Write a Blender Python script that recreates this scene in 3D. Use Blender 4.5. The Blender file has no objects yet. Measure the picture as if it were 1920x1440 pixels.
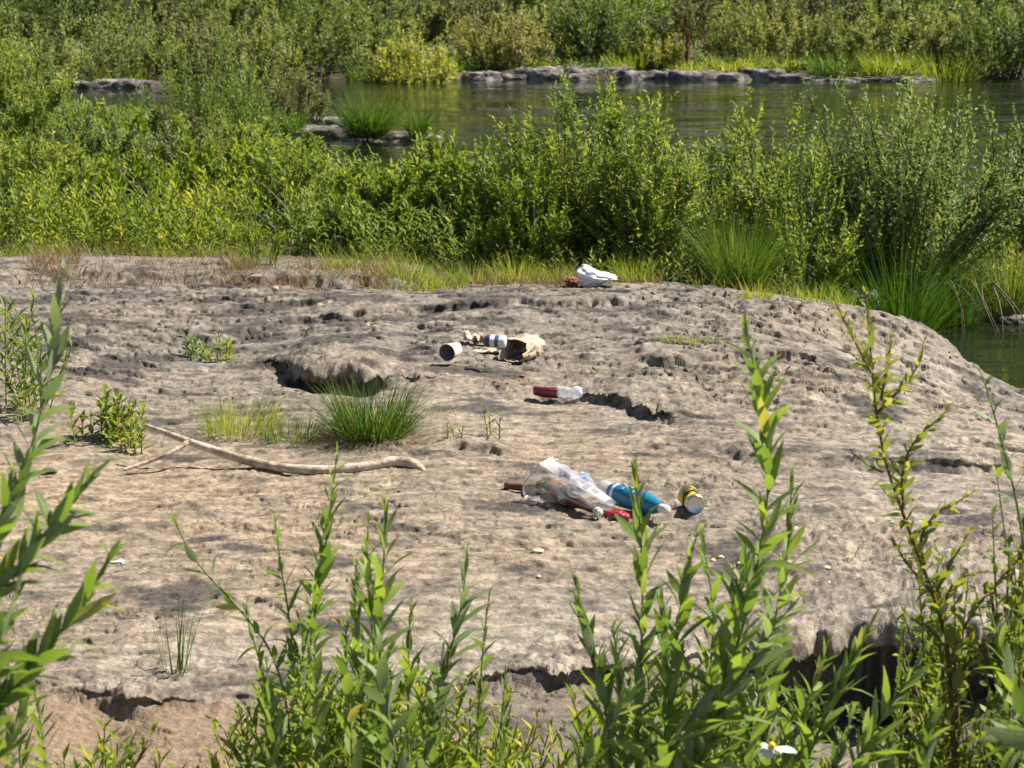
import bpy, math, random
import numpy as np
from mathutils import Vector, Matrix, noise as mnoise

R = np.random.RandomState
rng = R(7)
random.seed(7)
SC = bpy.context.scene
COL = SC.collection

# ------------------------------------------------------------------ camera
F_PX, HORIZON, CAM_Z = 4200.0, -80.0, 2.0          # focal length in pixels of the 1920 px picture
PITCH = math.atan((720 - HORIZON) / F_PX)
cam_d = bpy.data.cameras.new('camera')
cam = bpy.data.objects.new('camera', cam_d)
COL.objects.link(cam)
cam.location = (0, 0, CAM_Z)
cam.rotation_euler = (math.pi / 2 - PITCH, 0, 0)
cam_d.sensor_width = 36
cam_d.lens = 36 * F_PX / 1920
cam_d.clip_start, cam_d.clip_end = 0.1, 2000
cam_d.dof.use_dof = True
cam_d.dof.focus_distance = 8.6
cam_d.dof.aperture_fstop = 11
SC.camera = cam

# ------------------------------------------------------------------ sky and sun
SUN_AZ, SUN_EL = math.radians(68), math.radians(51)   # azimuth from +Y towards +X
world = bpy.data.worlds.new('World')
SC.world = world
world.use_nodes = True
wn = world.node_tree.nodes
sky = wn.new('ShaderNodeTexSky')
sky.sky_type = 'NISHITA'
sky.sun_disc = False
sky.sun_elevation = SUN_EL
sky.sun_rotation = SUN_AZ
wn['Background'].inputs['Strength'].default_value = 0.053
world.node_tree.links.new(sky.outputs[0], wn['Background'].inputs['Color'])
sun_d = bpy.data.lights.new('sun', 'SUN')
sun_d.energy = 5.0
sun_d.angle = math.radians(0.5)
sun_d.color = (1.0, 0.945, 0.86)
sun = bpy.data.objects.new('sun', sun_d)
COL.objects.link(sun)
sd = Vector((math.sin(SUN_AZ) * math.cos(SUN_EL), math.cos(SUN_AZ) * math.cos(SUN_EL), math.sin(SUN_EL)))
sun.rotation_euler = (-sd).to_track_quat('-Z', 'Y').to_euler()
SC.view_settings.view_transform = 'Standard'
SC.view_settings.look = 'None'
SC.view_settings.exposure = 0.92
SC.view_settings.gamma = 1.0
SC.view_settings.use_curve_mapping = False
SC.render.engine = 'CYCLES'
SC.cycles.max_bounces = 7
SC.cycles.transparent_max_bounces = 12
SC.cycles.transmission_bounces = 6
SC.cycles.use_denoising = True

# ------------------------------------------------------------------ picture <-> world
CA, SA = math.cos(PITCH), math.sin(PITCH)


def ray(px, py):
    u, v = px - 960.0, 720.0 - py
    return np.array([u, F_PX * CA + v * SA, -F_PX * SA + v * CA])


def G(px, py, z=0.0):
    d = ray(px, py)
    t = (z - CAM_Z) / d[2]
    return np.array([0, 0, CAM_Z]) + d * t


def At(px, py, y):
    d = ray(px, py)
    return np.array([0, 0, CAM_Z]) + d * (y / d[1])


def to_px(x, y, z=0.0):
    dz = z - CAM_Z
    f = y * CA - dz * SA
    return 960 + x / f * F_PX, 720 - (y * SA + dz * CA) / f * F_PX


# ------------------------------------------------------------------ noise (numpy)
_perm = R(3).permutation(256)
_perm = np.concatenate([_perm, _perm, _perm])
_ang = R(4).rand(256) * 2 * np.pi
_gx, _gy = np.cos(_ang), np.sin(_ang)


def pn(x, y, seed=0):
    x = np.asarray(x, float) + seed * 17.37
    y = np.asarray(y, float) + seed * 9.71
    xi, yi = np.floor(x).astype(np.int64), np.floor(y).astype(np.int64)
    xf, yf = x - xi, y - yi
    xi &= 255
    yi &= 255
    u = xf * xf * xf * (xf * (xf * 6 - 15) + 10)
    v = yf * yf * yf * (yf * (yf * 6 - 15) + 10)

    def g(ix, iy, dx, dy):
        h = _perm[_perm[ix] + iy]
        return _gx[h] * dx + _gy[h] * dy
    a = g(xi, yi, xf, yf)
    b = g(xi + 1, yi, xf - 1, yf)
    c = g(xi, yi + 1, xf, yf - 1)
    d = g(xi + 1, yi + 1, xf - 1, yf - 1)
    return ((a + u * (b - a)) + v * ((c + u * (d - c)) - (a + u * (b - a)))) * 1.5


def fbm(x, y, o=4, seed=0, gain=0.5):
    s, a = 0, 1.0
    for i in range(o):
        s = s + a * pn(x * 2 ** i, y * 2 ** i, seed + i)
        a *= gain
    return s


def ridged(x, y, o=4, seed=0, gain=0.5):
    s, a = 0, 1.0
    for i in range(o):
        s = s + a * (1 - 2 * np.abs(pn(x * 2 ** i, y * 2 ** i, seed + i)))
        a *= gain
    return s


def S(a, b, v):
    t = np.clip((v - a) / (b - a), 0, 1)
    return t * t * (3 - 2 * t)


# ------------------------------------------------------------------ terrain height
WATER_Z = -0.45
_ctrl = []
for px, py, z in [
    (20, 1000, 0), (20, 800, 0.02), (20, 640, 0.0), (20, 530, 0.0), (300, 1150, 0.0), (300, 900, 0), (300, 700, 0.0),
    (300, 560, 0.0), (650, 1150, 0), (650, 900, 0), (650, 620, 0.02), (650, 545, 0), (1000, 1150, 0), (1000, 920, 0),
    (1000, 680, 0.02), (1000, 545, 0), (1300, 1100, 0), (1300, 920, 0), (1300, 700, 0.01), (1300, 540, 0.0),
    (1600, 1050, 0), (1600, 900, 0), (1600, 720, -0.03), (1560, 577, -0.04), (1750, 630, -0.2), (1890, 684, -0.42),
    (1860, 716, -0.50), (1910, 775, -0.38), (1915, 850, -0.15), (1915, 1000, 0),
]:
    _ctrl.append(tuple(G(px, py, z)[:2]) + (z,))
for x, y, z in [(-6, 5, .0), (-6, 12, 0), (-6, 17, -.05), (-3, 3, 0), (0, 3, 0), (3, 3, 0), (3.6, 7, 0.05), (5, 7, 0),
                (-2, 16.5, -0.08), (0.5, 15.2, -0.16), (1.6, 15.0, -0.3), (4.2, 11, -0.3), (5.5, 12, -0.6), (4.5, 14, -0.8),
                (2.6, 14.8, -0.55), (6, 16, -0.6)]:
    _ctrl.append((x, y, z))
_ctrl = np.array(_ctrl)


def _phi(r):
    return np.where(r > 1e-9, r * r * np.log(np.maximum(r, 1e-9)), 0)


_n = len(_ctrl)
_A = np.zeros((_n + 3, _n + 3))
_A[:_n, :_n] = _phi(np.hypot(_ctrl[:, None, 0] - _ctrl[None, :, 0], _ctrl[:, None, 1] - _ctrl[None, :, 1])) + np.eye(_n) * 0.015
_A[:_n, _n], _A[:_n, _n + 1], _A[:_n, _n + 2] = 1, _ctrl[:, 0], _ctrl[:, 1]
_A[_n:, :_n] = _A[:_n, _n:].T
_w = np.linalg.solve(_A, np.concatenate([_ctrl[:, 2], [0, 0, 0]]))


def tps(x, y):
    z = _w[_n] + _w[_n + 1] * x + _w[_n + 2] * y
    for i in range(_n):
        z = z + _w[i] * _phi(np.hypot(x - _ctrl[i, 0], y - _ctrl[i, 1]))
    return z


def coarse(x, y):
    shore = np.interp(x, [-40, -14, -7, -3.2, -1.6, 0, 1.5, 3, 5, 8, 40], [44, 38, 34, 26, 22, 19, 18, 18, 18, 17, 15])
    shore = shore + 0.8 * pn(x * 0.5, y * 0.5, 31)
    near = -0.13 + 0.03 * fbm(x, y, 3, 21)
    near = near - 0.9 * S(-1.0, 0.8, y - shore)
    d = y - 46.5 - 0.6 * pn(x * 0.35, y * 0.02, 33) - 0.3 * pn(x * 1.3, 0 * x, 34)
    far = -0.95 + 0.62 * S(-0.5, 0.15, d) + 0.035 * np.clip(d, 0, 25) + 0.2 * np.clip(d - 16, 0, 60) * S(14, 26, d)
    return np.maximum(near, far)


def curve_y(pts, x):
    w = np.array([G(px, py, 0)[:2] for px, py in pts])
    o = np.argsort(w[:, 0])
    return np.interp(x, w[o, 0], w[o, 1]), w[o, 0]


def prof(x, pts):                                        # amplitude along a ledge, given at picture columns with rows
    w = sorted((G(px, py, 0)[0], a) for px, py, a in pts)
    return np.interp(x, [p[0] for p in w], [p[1] for p in w])


L1 = [(300, 665), (430, 672), (520, 690), (560, 712), (640, 722), (700, 728), (800, 726), (885, 730), (950, 738), (1010, 742), (1090, 750),
      (1150, 760), (1200, 778), (1300, 800)]
A1 = [(300, 665, 0), (470, 680, 0.0), (530, 696, .02), (562, 712, .09), (610, 720, .10), (690, 727, .09), (735, 728, .014), (885, 730, .008), (960, 738, .004),
      (1030, 744, .008), (1100, 751, .024), (1190, 772, .026), (1250, 790, .02), (1320, 805, 0)]
L2 = [(1250, 820), (1330, 840), (1390, 860), (1440, 866), (1580, 862), (1680, 858), (1780, 862), (1920, 850)]
A2 = [(1280, 825, 0), (1350, 846, .015), (1440, 866, .025), (1560, 862, .02), (1640, 860, .025), (1750, 860, .035), (1920, 850, .035)]
L3 = [(0, 1290), (160, 1310), (230, 1325), (330, 1318), (450, 1305), (700, 1296), (920, 1280), (1060, 1268), (1180, 1254), (1390, 1205),
      (1480, 1140), (1560, 1116), (1650, 1120), (1760, 1128), (1920, 1130)]
A3 = [(0, 1300, .01), (150, 1310, .015), (200, 1320, .035), (245, 1325, .04), (300, 1320, .02), (400, 1312, .02), (800, 1290, .015), (920, 1280, .03),
      (1060, 1268, .04), (1180, 1254, .035), (1390, 1205, .06), (1480, 1140, .30), (1640, 1120, .36), (1760, 1128, .30), (1920, 1130, .2)]
L4 = [(0, 530), (60, 522), (150, 516), (330, 520), (420, 533), (520, 534), (640, 536), (740, 530), (860, 528)]
A4 = [(0, 530, .03), (60, 522, .04), (330, 520, .03), (420, 533, .05), (640, 536, .06), (740, 530, .05), (830, 528, 0)]
L5 = [(100, 660), (230, 640), (400, 640), (560, 612), (760, 604), (900, 596), (1150, 590), (1300, 575)]
A5 = [(110, 660, 0), (200, 643, .018), (380, 640, .025), (560, 612, .022), (760, 604, .02), (900, 596, .03), (1150, 590, .025), (1290, 576, 0)]
L6 = [(1180, 690), (1250, 700), (1330, 690), (1480, 672), (1640, 660)]
A6 = [(1180, 690, 0), (1250, 700, .04), (1330, 690, .02), (1480, 672, .035), (1630, 661, 0)]
L7 = [(1580, 835), (1700, 810), (1800, 800), (1920, 815)]
A7 = [(1580, 835, 0), (1700, 810, .015), (1920, 815, .02)]
L8 = [(780, 855), (850, 850), (930, 856), (1010, 862)]
A8 = [(780, 855, 0), (850, 850, .02), (930, 856, .015), (1010, 862, 0)]
LEDGES = [(L1, A1, 0.10, 0.9, 0.05, 0.5), (L2, A2, 0.08, 0.7, 0.03, 0.9), (L3, A3, 0.08, 30.0, 0.05, 0.25), (L4, A4, 0.22, 2.0, 0.22, 0.1),
          (L5, A5, 0.05, 0.7, 0.12, 0.3), (L6, A6, 0.05, 0.5, 0.1, 0.4), (L7, A7, 0.05, 0.5, 0.1, 0.5), (L8, A8, 0.03, 0.4, 0.05, 0.6)]


def ledge_d(i, x, y):
    pts, amp, w, L, wob, tr = LEDGES[i]
    f, _ = curve_y(pts, x)
    f = f + wob * fbm(x * 2.6, y * 0.8, 4, 50 + i, .62)
    return y - f, prof(x, amp)


def rise(d, w):
    """profile of a ledge: hollow wall, roof of the hollow, then the lip"""
    return .84 * S(-w * .5, 0, d) + .16 * S(w * .55, w, d)


def H(x, y, micro=True):
    x, y = np.asarray(x, float), np.asarray(y, float)
    z = tps(x, y)
    b = S(14.7, 16.3, y)
    z = z * (1 - b) + coarse(x, y) * b
    for i, (pts, amp, w, L, wob, tr) in enumerate(LEDGES):
        d, a = ledge_d(i, x, y)
        if i == 2:                                           # the front ledge: ground before it lies lower
            z = z - a * (1 - rise(d, w))
        else:
            z = z + a * rise(d, w) * np.exp(-np.clip(d - w, 0, None) / L)
        z = z - a * tr * np.exp(-((d + w * 0.9) / (w * 1.1)) ** 2)
    # the hollow under the lip of the middle ledge
    d, a = ledge_d(0, x, y)
    z = z - np.clip(a - .05, 0, 1) * 4.0 * np.exp(-((d + 0.09) / 0.12) ** 2)
    # the pool at the right
    pool = S(2.15, 2.6, x + 0.15 * pn(x * 3, y * 3, 71)) * S(13.25, 13.6, y + 0.1 * pn(x * 3, y * 3, 72)) * (1 - S(14.7, 15.05, y + 0.15 * pn(x * 4, y * 3, 73)))
    z = z * (1 - pool) + (-0.75) * pool
    nx, ny = x + .06 * pn(x * 4, y * 4, 74), y + .06 * pn(x * 4, y * 4, 75)
    ap = S(2.66, 2.84, nx) * S(12.66, 12.86, ny) * (1 - S(13.18, 13.34, ny))
    ap = np.maximum(ap, S(2.98, 3.12, nx) * S(12.66, 12.86, ny) * (1 - S(14.7, 15.05, y)))
    z = z * (1 - ap) + (-0.75) * ap
    if not micro:
        return z
    return z + micro_relief(x, y) + 0.03 * fbm(x * 0.8, y * 0.8, 3, 99)


def terr(v, k, e=.30):
    """flaky steps: flat tops with short steep risers"""
    t = v * k
    f = np.floor(t)
    return (f + S(.5 - e, .5 + e, t - f)) / k


def micro_relief(x, y):
    px, py = to_px(x, y)
    rough = 0.36 + 0.36 * S(800, 640, py) * S(470, 560, py) + 0.22 * S(1050, 1300, px) * S(980, 760, py)
    rough = rough + 0.22 * pn(x * 0.9, y * 0.9, 81)
    rough = np.clip(rough, 0.24, .95)
    soil = S(14.9, 15.6, y)
    rough = rough * (1 - soil) + 0.4 * soil
    wx = x + 0.06 * fbm(x * 4, y * 4, 3, 61)
    wy = y + 0.06 * fbm(x * 4, y * 4, 3, 63)
    n1 = fbm(wx * 1.7, wy * 4.6, 4, 65, 0.58)
    m = 0.034 * terr(n1, 3.2, .2)
    m = m + 0.022 * ridged(wx * 3.0, wy * 8, 4, 70, 0.6)
    m = m + 0.021 * terr(fbm(wx * 6, wy * 13, 4, 75, 0.6), 2.4, .16)
    m = m + 0.010 * ridged(wx * 17, wy * 22, 3, 78, 0.65)
    n2 = fbm(wx * 8, wy * 11, 2, 85)
    m = m - 0.008 * S(0.5, 0.9, n2)
    n3 = pn(wx * 3.0, wy * 5.2, 95)
    cr = np.abs(fbm(wx * 1.5 + 4, wy * 3.4, 4, 91, .55))
    m = m - 0.035 * S(.05, 0.0, cr) * S(-.1, .3, pn(x * .8, y * .8, 93))
    cr = np.abs(fbm(wx * 4.1, wy * 7.5 + 2, 3, 92, .6))
    m = m - 0.016 * S(.06, 0.0, cr)
    m = m - 0.020 * S(0.54, 0.68, n3 + .12 * n1) * S(.45, .6, rough)
    m = m + 0.004 * pn(x * 44, y * 40, 97)
    return rough * m * .60


def Hz(x, y):
    return float(H(np.array([x]), np.array([y]))[0])


# ------------------------------------------------------------------ materials
def mat(name):
    m = bpy.data.materials.new(name)
    m.use_nodes = True
    nt = m.node_tree
    nt.nodes.clear()
    out = nt.nodes.new('ShaderNodeOutputMaterial')
    return m, nt, out


def N(nt, kind, **kw):
    n = nt.nodes.new(kind)
    for k, v in kw.items():
        if k.startswith('_'):
            setattr(n, k[1:], v)
        else:
            key = k.replace('__', ' ')
            n.inputs[int(key[1:]) if key[0] == 'i' and key[1:].isdigit() else key].default_value = v
    return n


def ramp(nt, stops):
    r = nt.nodes.new('ShaderNodeValToRGB')
    e = r.color_ramp.elements
    while len(e) < len(stops):
        e.new(0.5)
    for el, (p, c) in zip(e, stops):
        el.position = p
        el.color = (*c, 1)
    return r


def leaf_mat(name, stops, back, trans, source='attr', rough=0.52, tfac=0.42, spec=0.28):
    m, nt, out = mat(name)
    L = nt.links.new
    if source == 'attr':
        a = N(nt, 'ShaderNodeAttribute', _attribute_name='tone')
        val = a.outputs['Fac']
    else:
        a = N(nt, 'ShaderNodeObjectInfo')
        val = a.outputs['Random']
    rp = ramp(nt, stops)
    L(val, rp.inputs['Fac'])
    geo = N(nt, 'ShaderNodeNewGeometry')
    bm = N(nt, 'ShaderNodeMix', _data_type='RGBA', _blend_type='MIX')
    fm = N(nt, 'ShaderNodeMath', _operation='MULTIPLY', i1=back[3])
    L(geo.outputs['Backfacing'], fm.inputs[0])
    L(fm.outputs[0], bm.inputs['Factor'])
    L(rp.outputs['Color'], bm.inputs['A'])
    bm.inputs['B'].default_value = (*back[:3], 1)
    col = bm.outputs['Result']
    if source != 'attr':                                     # blotches and a paler midrib on the near leaves
        tc = N(nt, 'ShaderNodeTexCoord')
        nz = N(nt, 'ShaderNodeTexNoise', Scale=9.0, Detail=3.0)
        L(tc.outputs['Object'], nz.inputs['Vector'])
        mr = N(nt, 'ShaderNodeMapRange', i1=0.3, i2=0.7, i3=0.72, i4=1.25)
        L(nz.outputs['Fac'], mr.inputs[0])
        mm = N(nt, 'ShaderNodeMix', _data_type='RGBA', _blend_type='MULTIPLY', Factor=1.0)
        L(col, mm.inputs['A'])
        L(mr.outputs[0], mm.inputs['B'])
        sx = N(nt, 'ShaderNodeSeparateXYZ')
        L(tc.outputs['Object'], sx.inputs[0])
        ab = N(nt, 'ShaderNodeMath', _operation='ABSOLUTE')
        L(sx.outputs['X'], ab.inputs[0])
        lt = N(nt, 'ShaderNodeMath', _operation='LESS_THAN', i1=0.05)
        L(ab.outputs[0], lt.inputs[0])
        ml = N(nt, 'ShaderNodeMath', _operation='MULTIPLY', i1=0.55)
        L(lt.outputs[0], ml.inputs[0])
        m2 = N(nt, 'ShaderNodeMix', _data_type='RGBA')
        L(ml.outputs[0], m2.inputs['Factor'])
        L(mm.outputs['Result'], m2.inputs['A'])
        m2.inputs['B'].default_value = (0.26, 0.34, 0.12, 1)
        col = m2.outputs['Result']
    p = N(nt, 'ShaderNodeBsdfPrincipled', Roughness=rough)
    p.inputs['Specular IOR Level'].default_value = spec
    L(col, p.inputs['Base Color'])
    t = N(nt, 'ShaderNodeBsdfTranslucent')
    tm = N(nt, 'ShaderNodeMix', _data_type='RGBA', _blend_type='MULTIPLY', Factor=1.0)
    L(rp.outputs['Color'], tm.inputs['A'])
    tm.inputs['B'].default_value = (*trans, 1)
    L(tm.outputs['Result'], t.inputs['Color'])
    mx = N(nt, 'ShaderNodeMixShader', i0=tfac)
    L(p.outputs[0], mx.inputs[1])
    L(t.outputs[0], mx.inputs[2])
    L(mx.outputs[0], out.inputs['Surface'])
    return m


M = {}
M['willow'] = leaf_mat('willow_leaf', [(0, (0.059, 0.093, 0.021)), (.45, (0.141, 0.202, 0.043)), (.8, (0.250, 0.299, 0.060)), (1, (0.468, 0.404, 0.102))], (.17, .20, .10, .6), (1.5, 1.6, .75))
M['grey_willow'] = leaf_mat('grey_willow_leaf', [(0, (0.054, 0.084, 0.028)), (.45, (0.127, 0.182, 0.060)), (.8, (0.225, 0.276, 0.093)), (1, (0.343, 0.324, 0.124))], (.19, .21, .13, .65), (1.4, 1.5, .8))
M['herb'] = leaf_mat('herb_leaf', [(0, (0.069, 0.105, 0.014)), (.45, (0.166, 0.229, 0.029)), (.8, (0.291, 0.321, 0.045)), (1, (0.540, 0.420, 0.099))], (.20, .25, .10, .5), (1.5, 1.6, .6))
M['far'] = leaf_mat('far_bank_leaf', [(0, (0.065, 0.091, 0.032)), (.45, (0.151, 0.195, 0.060)), (.8, (0.249, 0.272, 0.086)), (1, (0.369, 0.313, 0.120))], (.15, .175, .09, .5), (1.4, 1.5, .8))
M['brown_far'] = leaf_mat('dull_olive_leaf', [(0, (.075, .085, .035)), (.45, (.15, .16, .065)), (.8, (.22, .225, .10)), (1, (.27, .24, .12))], (.22, .22, .13, .5), (1.35, 1.35, .8))
M['sedge'] = leaf_mat('sedge_blade', [(0, (0.027, 0.062, 0.011)), (.45, (0.066, 0.129, 0.020)), (.8, (0.143, 0.196, 0.037)), (1, (0.395, 0.309, 0.101))], (.08, .14, .04, .4), (1.4, 1.6, .6))
M['dry'] = leaf_mat('dry_grass_blade', [(0, (.12, .075, .03)), (.5, (.27, .19, .08)), (1, (.42, .33, .16))], (.3, .22, .1, .3), (1.0, .9, .7), tfac=0.2)
M['near_leaf'] = leaf_mat('near_willow_leaf', [(0, (.085, .14, .022)), (.4, (.14, .215, .036)), (.75, (.20, .28, .05)), (.955, (.25, .31, .06)), (.98, (.38, .33, .09)), (1, (.32, .20, .07))], (.32, .38, .20, .85), (1.8, 1.8, .7), 'obj', 0.5, 0.40, 0.3)
M['silver_leaf'] = leaf_mat('silvery_willow_leaf', [(0, (.11, .16, .065)), (.5, (.16, .22, .09)), (1, (.25, .29, .13))], (.36, .40, .27, .9), (1.5, 1.6, .9), 'obj', 0.5, 0.38, 0.35)
M['sapling_leaf'] = leaf_mat('sapling_leaf', [(0, (.15, .18, .025)), (.5, (.24, .28, .05)), (1, (.38, .37, .08))], (.32, .36, .16, .7), (1.6, 1.6, .6), 'obj', 0.5, 0.42, 0.3)


def simple(name, col, rough=0.7, spec=0.3, noise=None, bump=None, metal=0.0, trans=0.0, coat=0.0):
    m, nt, out = mat(name)
    L = nt.links.new
    p = N(nt, 'ShaderNodeBsdfPrincipled', Roughness=rough, Metallic=metal)
    p.inputs['Specular IOR Level'].default_value = spec
    p.inputs['Transmission Weight'].default_value = trans
    p.inputs['Coat Weight'].default_value = coat
    p.inputs['Base Color'].default_value = (*col, 1)
    tc = N(nt, 'ShaderNodeTexCoord')
    if noise:
        sc, lo, hi, c2 = noise
        nz = N(nt, 'ShaderNodeTexNoise', Scale=sc, Detail=5.0, Roughness=0.6)
        L(tc.outputs['Object'], nz.inputs['Vector'])
        mr = N(nt, 'ShaderNodeMapRange', i1=lo, i2=hi)
        L(nz.outputs['Fac'], mr.inputs[0])
        mx = N(nt, 'ShaderNodeMix', _data_type='RGBA')
        mx.inputs['A'].default_value = (*col, 1)
        mx.inputs['B'].default_value = (*c2, 1)
        L(mr.outputs[0], mx.inputs['Factor'])
        L(mx.outputs['Result'], p.inputs['Base Color'])
    if bump:
        nb = N(nt, 'ShaderNodeTexNoise', Scale=bump[0], Detail=4.0)
        L(tc.outputs['Object'], nb.inputs['Vector'])
        b = N(nt, 'ShaderNodeBump', Strength=bump[1], Distance=bump[2])
        L(nb.outputs['Fac'], b.inputs['Height'])
        L(b.outputs[0], p.inputs['Normal'])
    L(p.outputs[0], out.inputs['Surface'])
    return m


M['stem'] = simple('green_stem', (.16, .19, .06), 0.6)
M['red_stem'] = simple('reddish_stem', (.22, .11, .04), 0.55, noise=(30, .35, .65, (.12, .06, .03)))
M['bark'] = simple('shrub_bark', (.13, .10, .06), 0.85, noise=(25, .35, .65, (.17, .14, .10)))
M['dead_wood'] = simple('dead_grey_wood', (.26, .21, .16), 0.9)
M['thatch'] = simple('dead_thatch', (.13, .085, .045), 0.9)


def rock_mat():
    m, nt, out = mat('weathered_rock')
    L = nt.links.new
    a = N(nt, 'ShaderNodeAttribute', _attribute_name='rock_col')
    tc = N(nt, 'ShaderNodeTexCoord')
    n1 = N(nt, 'ShaderNodeTexNoise', Scale=38.0, Detail=6.0, Roughness=0.65)
    n2 = N(nt, 'ShaderNodeTexNoise', Scale=140.0, Detail=3.0, Roughness=0.6)
    for n in (n1, n2):
        L(tc.outputs['Object'], n.inputs['Vector'])
    r1 = N(nt, 'ShaderNodeMapRange', i1=0.3, i2=0.7, i3=0.62, i4=1.35)
    L(n1.outputs['Fac'], r1.inputs[0])
    r2 = N(nt, 'ShaderNodeMapRange', i1=0.3, i2=0.7, i3=0.82, i4=1.18)
    L(n2.outputs['Fac'], r2.inputs[0])
    mu = N(nt, 'ShaderNodeMath', _operation='MULTIPLY')
    L(r1.outputs[0], mu.inputs[0])
    L(r2.outputs[0], mu.inputs[1])
    mx = N(nt, 'ShaderNodeMix', _data_type='RGBA', _blend_type='MULTIPLY', Factor=1.0)
    L(a.outputs['Color'], mx.inputs['A'])
    L(mu.outputs[0], mx.inputs['B'])
    p = N(nt, 'ShaderNodeBsdfPrincipled', Roughness=0.9)
    p.inputs['Specular IOR Level'].default_value = 0.15
    L(mx.outputs['Result'], p.inputs['Base Color'])
    ad = N(nt, 'ShaderNodeMath', _operation='MULTIPLY_ADD', i1=0.35)
    L(n2.outputs['Fac'], ad.inputs[0])
    L(n1.outputs['Fac'], ad.inputs[2])
    b = N(nt, 'ShaderNodeBump', Strength=1.0, Distance=0.009)
    L(ad.outputs[0], b.inputs['Height'])
    L(b.outputs[0], p.inputs['Normal'])
    L(p.outputs[0], out.inputs['Surface'])
    return m


M['rock'] = rock_mat()
M['soil'] = simple('bank_soil', (.10, .075, .045), 0.95, 0.1, noise=(3, .35, .65, (.06, .06, .03)), bump=(12, 0.8, .05))
M['boulder'] = simple('shore_boulder', (.30, .265, .225), 0.9, 0.15, noise=(4.5, .40, .58, (.075, .068, .062)), bump=(9, 0.9, .06))


def water_mat():
    m, nt, out = mat('river_water')
    L = nt.links.new
    tc = N(nt, 'ShaderNodeTexCoord')
    mp = N(nt, 'ShaderNodeMapping')
    mp.inputs['Scale'].default_value = (0.45, 1.5, 1)
    L(tc.outputs['Object'], mp.inputs['Vector'])
    n1 = N(nt, 'ShaderNodeTexNoise', Scale=2.2, Detail=3.0, Roughness=0.5, Distortion=0.4)
    L(mp.outputs[0], n1.inputs['Vector'])
    n2 = N(nt, 'ShaderNodeTexNoise', Scale=0.45, Detail=2.0)
    L(mp.outputs[0], n2.inputs['Vector'])
    ml = N(nt, 'ShaderNodeMapRange', i1=0.45, i2=0.68, i3=0.12, i4=1.0)
    L(n2.outputs['Fac'], ml.inputs[0])
    mm = N(nt, 'ShaderNodeMath', _operation='MULTIPLY')
    L(n1.outputs['Fac'], mm.inputs[0])
    L(ml.outputs[0], mm.inputs[1])
    b = N(nt, 'ShaderNodeBump', Strength=1.0, Distance=0.04)
    L(mm.outputs[0], b.inputs['Height'])
    p = N(nt, 'ShaderNodeBsdfPrincipled', Roughness=0.05, IOR=1.33)
    p.inputs['Base Color'].default_value = (.012, .018, .009, 1)
    L(b.outputs[0], p.inputs['Normal'])
    L(p.outputs[0], out.inputs['Surface'])
    return m


M['water'] = water_mat()


# ------------------------------------------------------------------ mesh helpers
def link(name, me, m=None, parent=None, loc=None, kind=None):
    o = bpy.data.objects.new(name, me)
    COL.objects.link(o)
    if m is not None:
        me.materials.append(m)
    if parent:
        o.parent = parent
    if loc is not None:
        o.location = loc
    if kind:
        o['kind'] = kind
    return o


def tag(o, label, cat, group=None):
    o['label'], o['category'] = label, cat
    if group:
        o['group'] = group
    return o


def empty(name, loc, label, cat, group=None):
    o = bpy.data.objects.new(name, None)
    o.empty_display_size = 0.05
    COL.objects.link(o)
    o.location = loc
    return tag(o, label, cat, group)


def np_mesh(name, V, T, smooth=False, tone=None, quads=False):
    me = bpy.data.meshes.new(name)
    V = np.ascontiguousarray(V, np.float32)
    T = np.ascontiguousarray(T, np.int32)
    k = T.shape[1]
    me.vertices.add(len(V))
    me.vertices.foreach_set('co', V.ravel())
    me.loops.add(T.size)
    me.loops.foreach_set('vertex_index', T.ravel())
    me.polygons.add(len(T))
    me.polygons.foreach_set('loop_start', np.arange(0, T.size, k, dtype=np.int32))
    if smooth:
        me.polygons.foreach_set('use_smooth', np.ones(len(T), bool))
    if tone is not None:
        at = me.attributes.new('tone', 'FLOAT', 'FACE')
        at.data.foreach_set('value', np.ascontiguousarray(tone, np.float32))
    me.update(calc_edges=True)
    return me


def nrm(v):
    return v / np.maximum(np.linalg.norm(v, axis=-1, keepdims=True), 1e-9)


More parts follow.
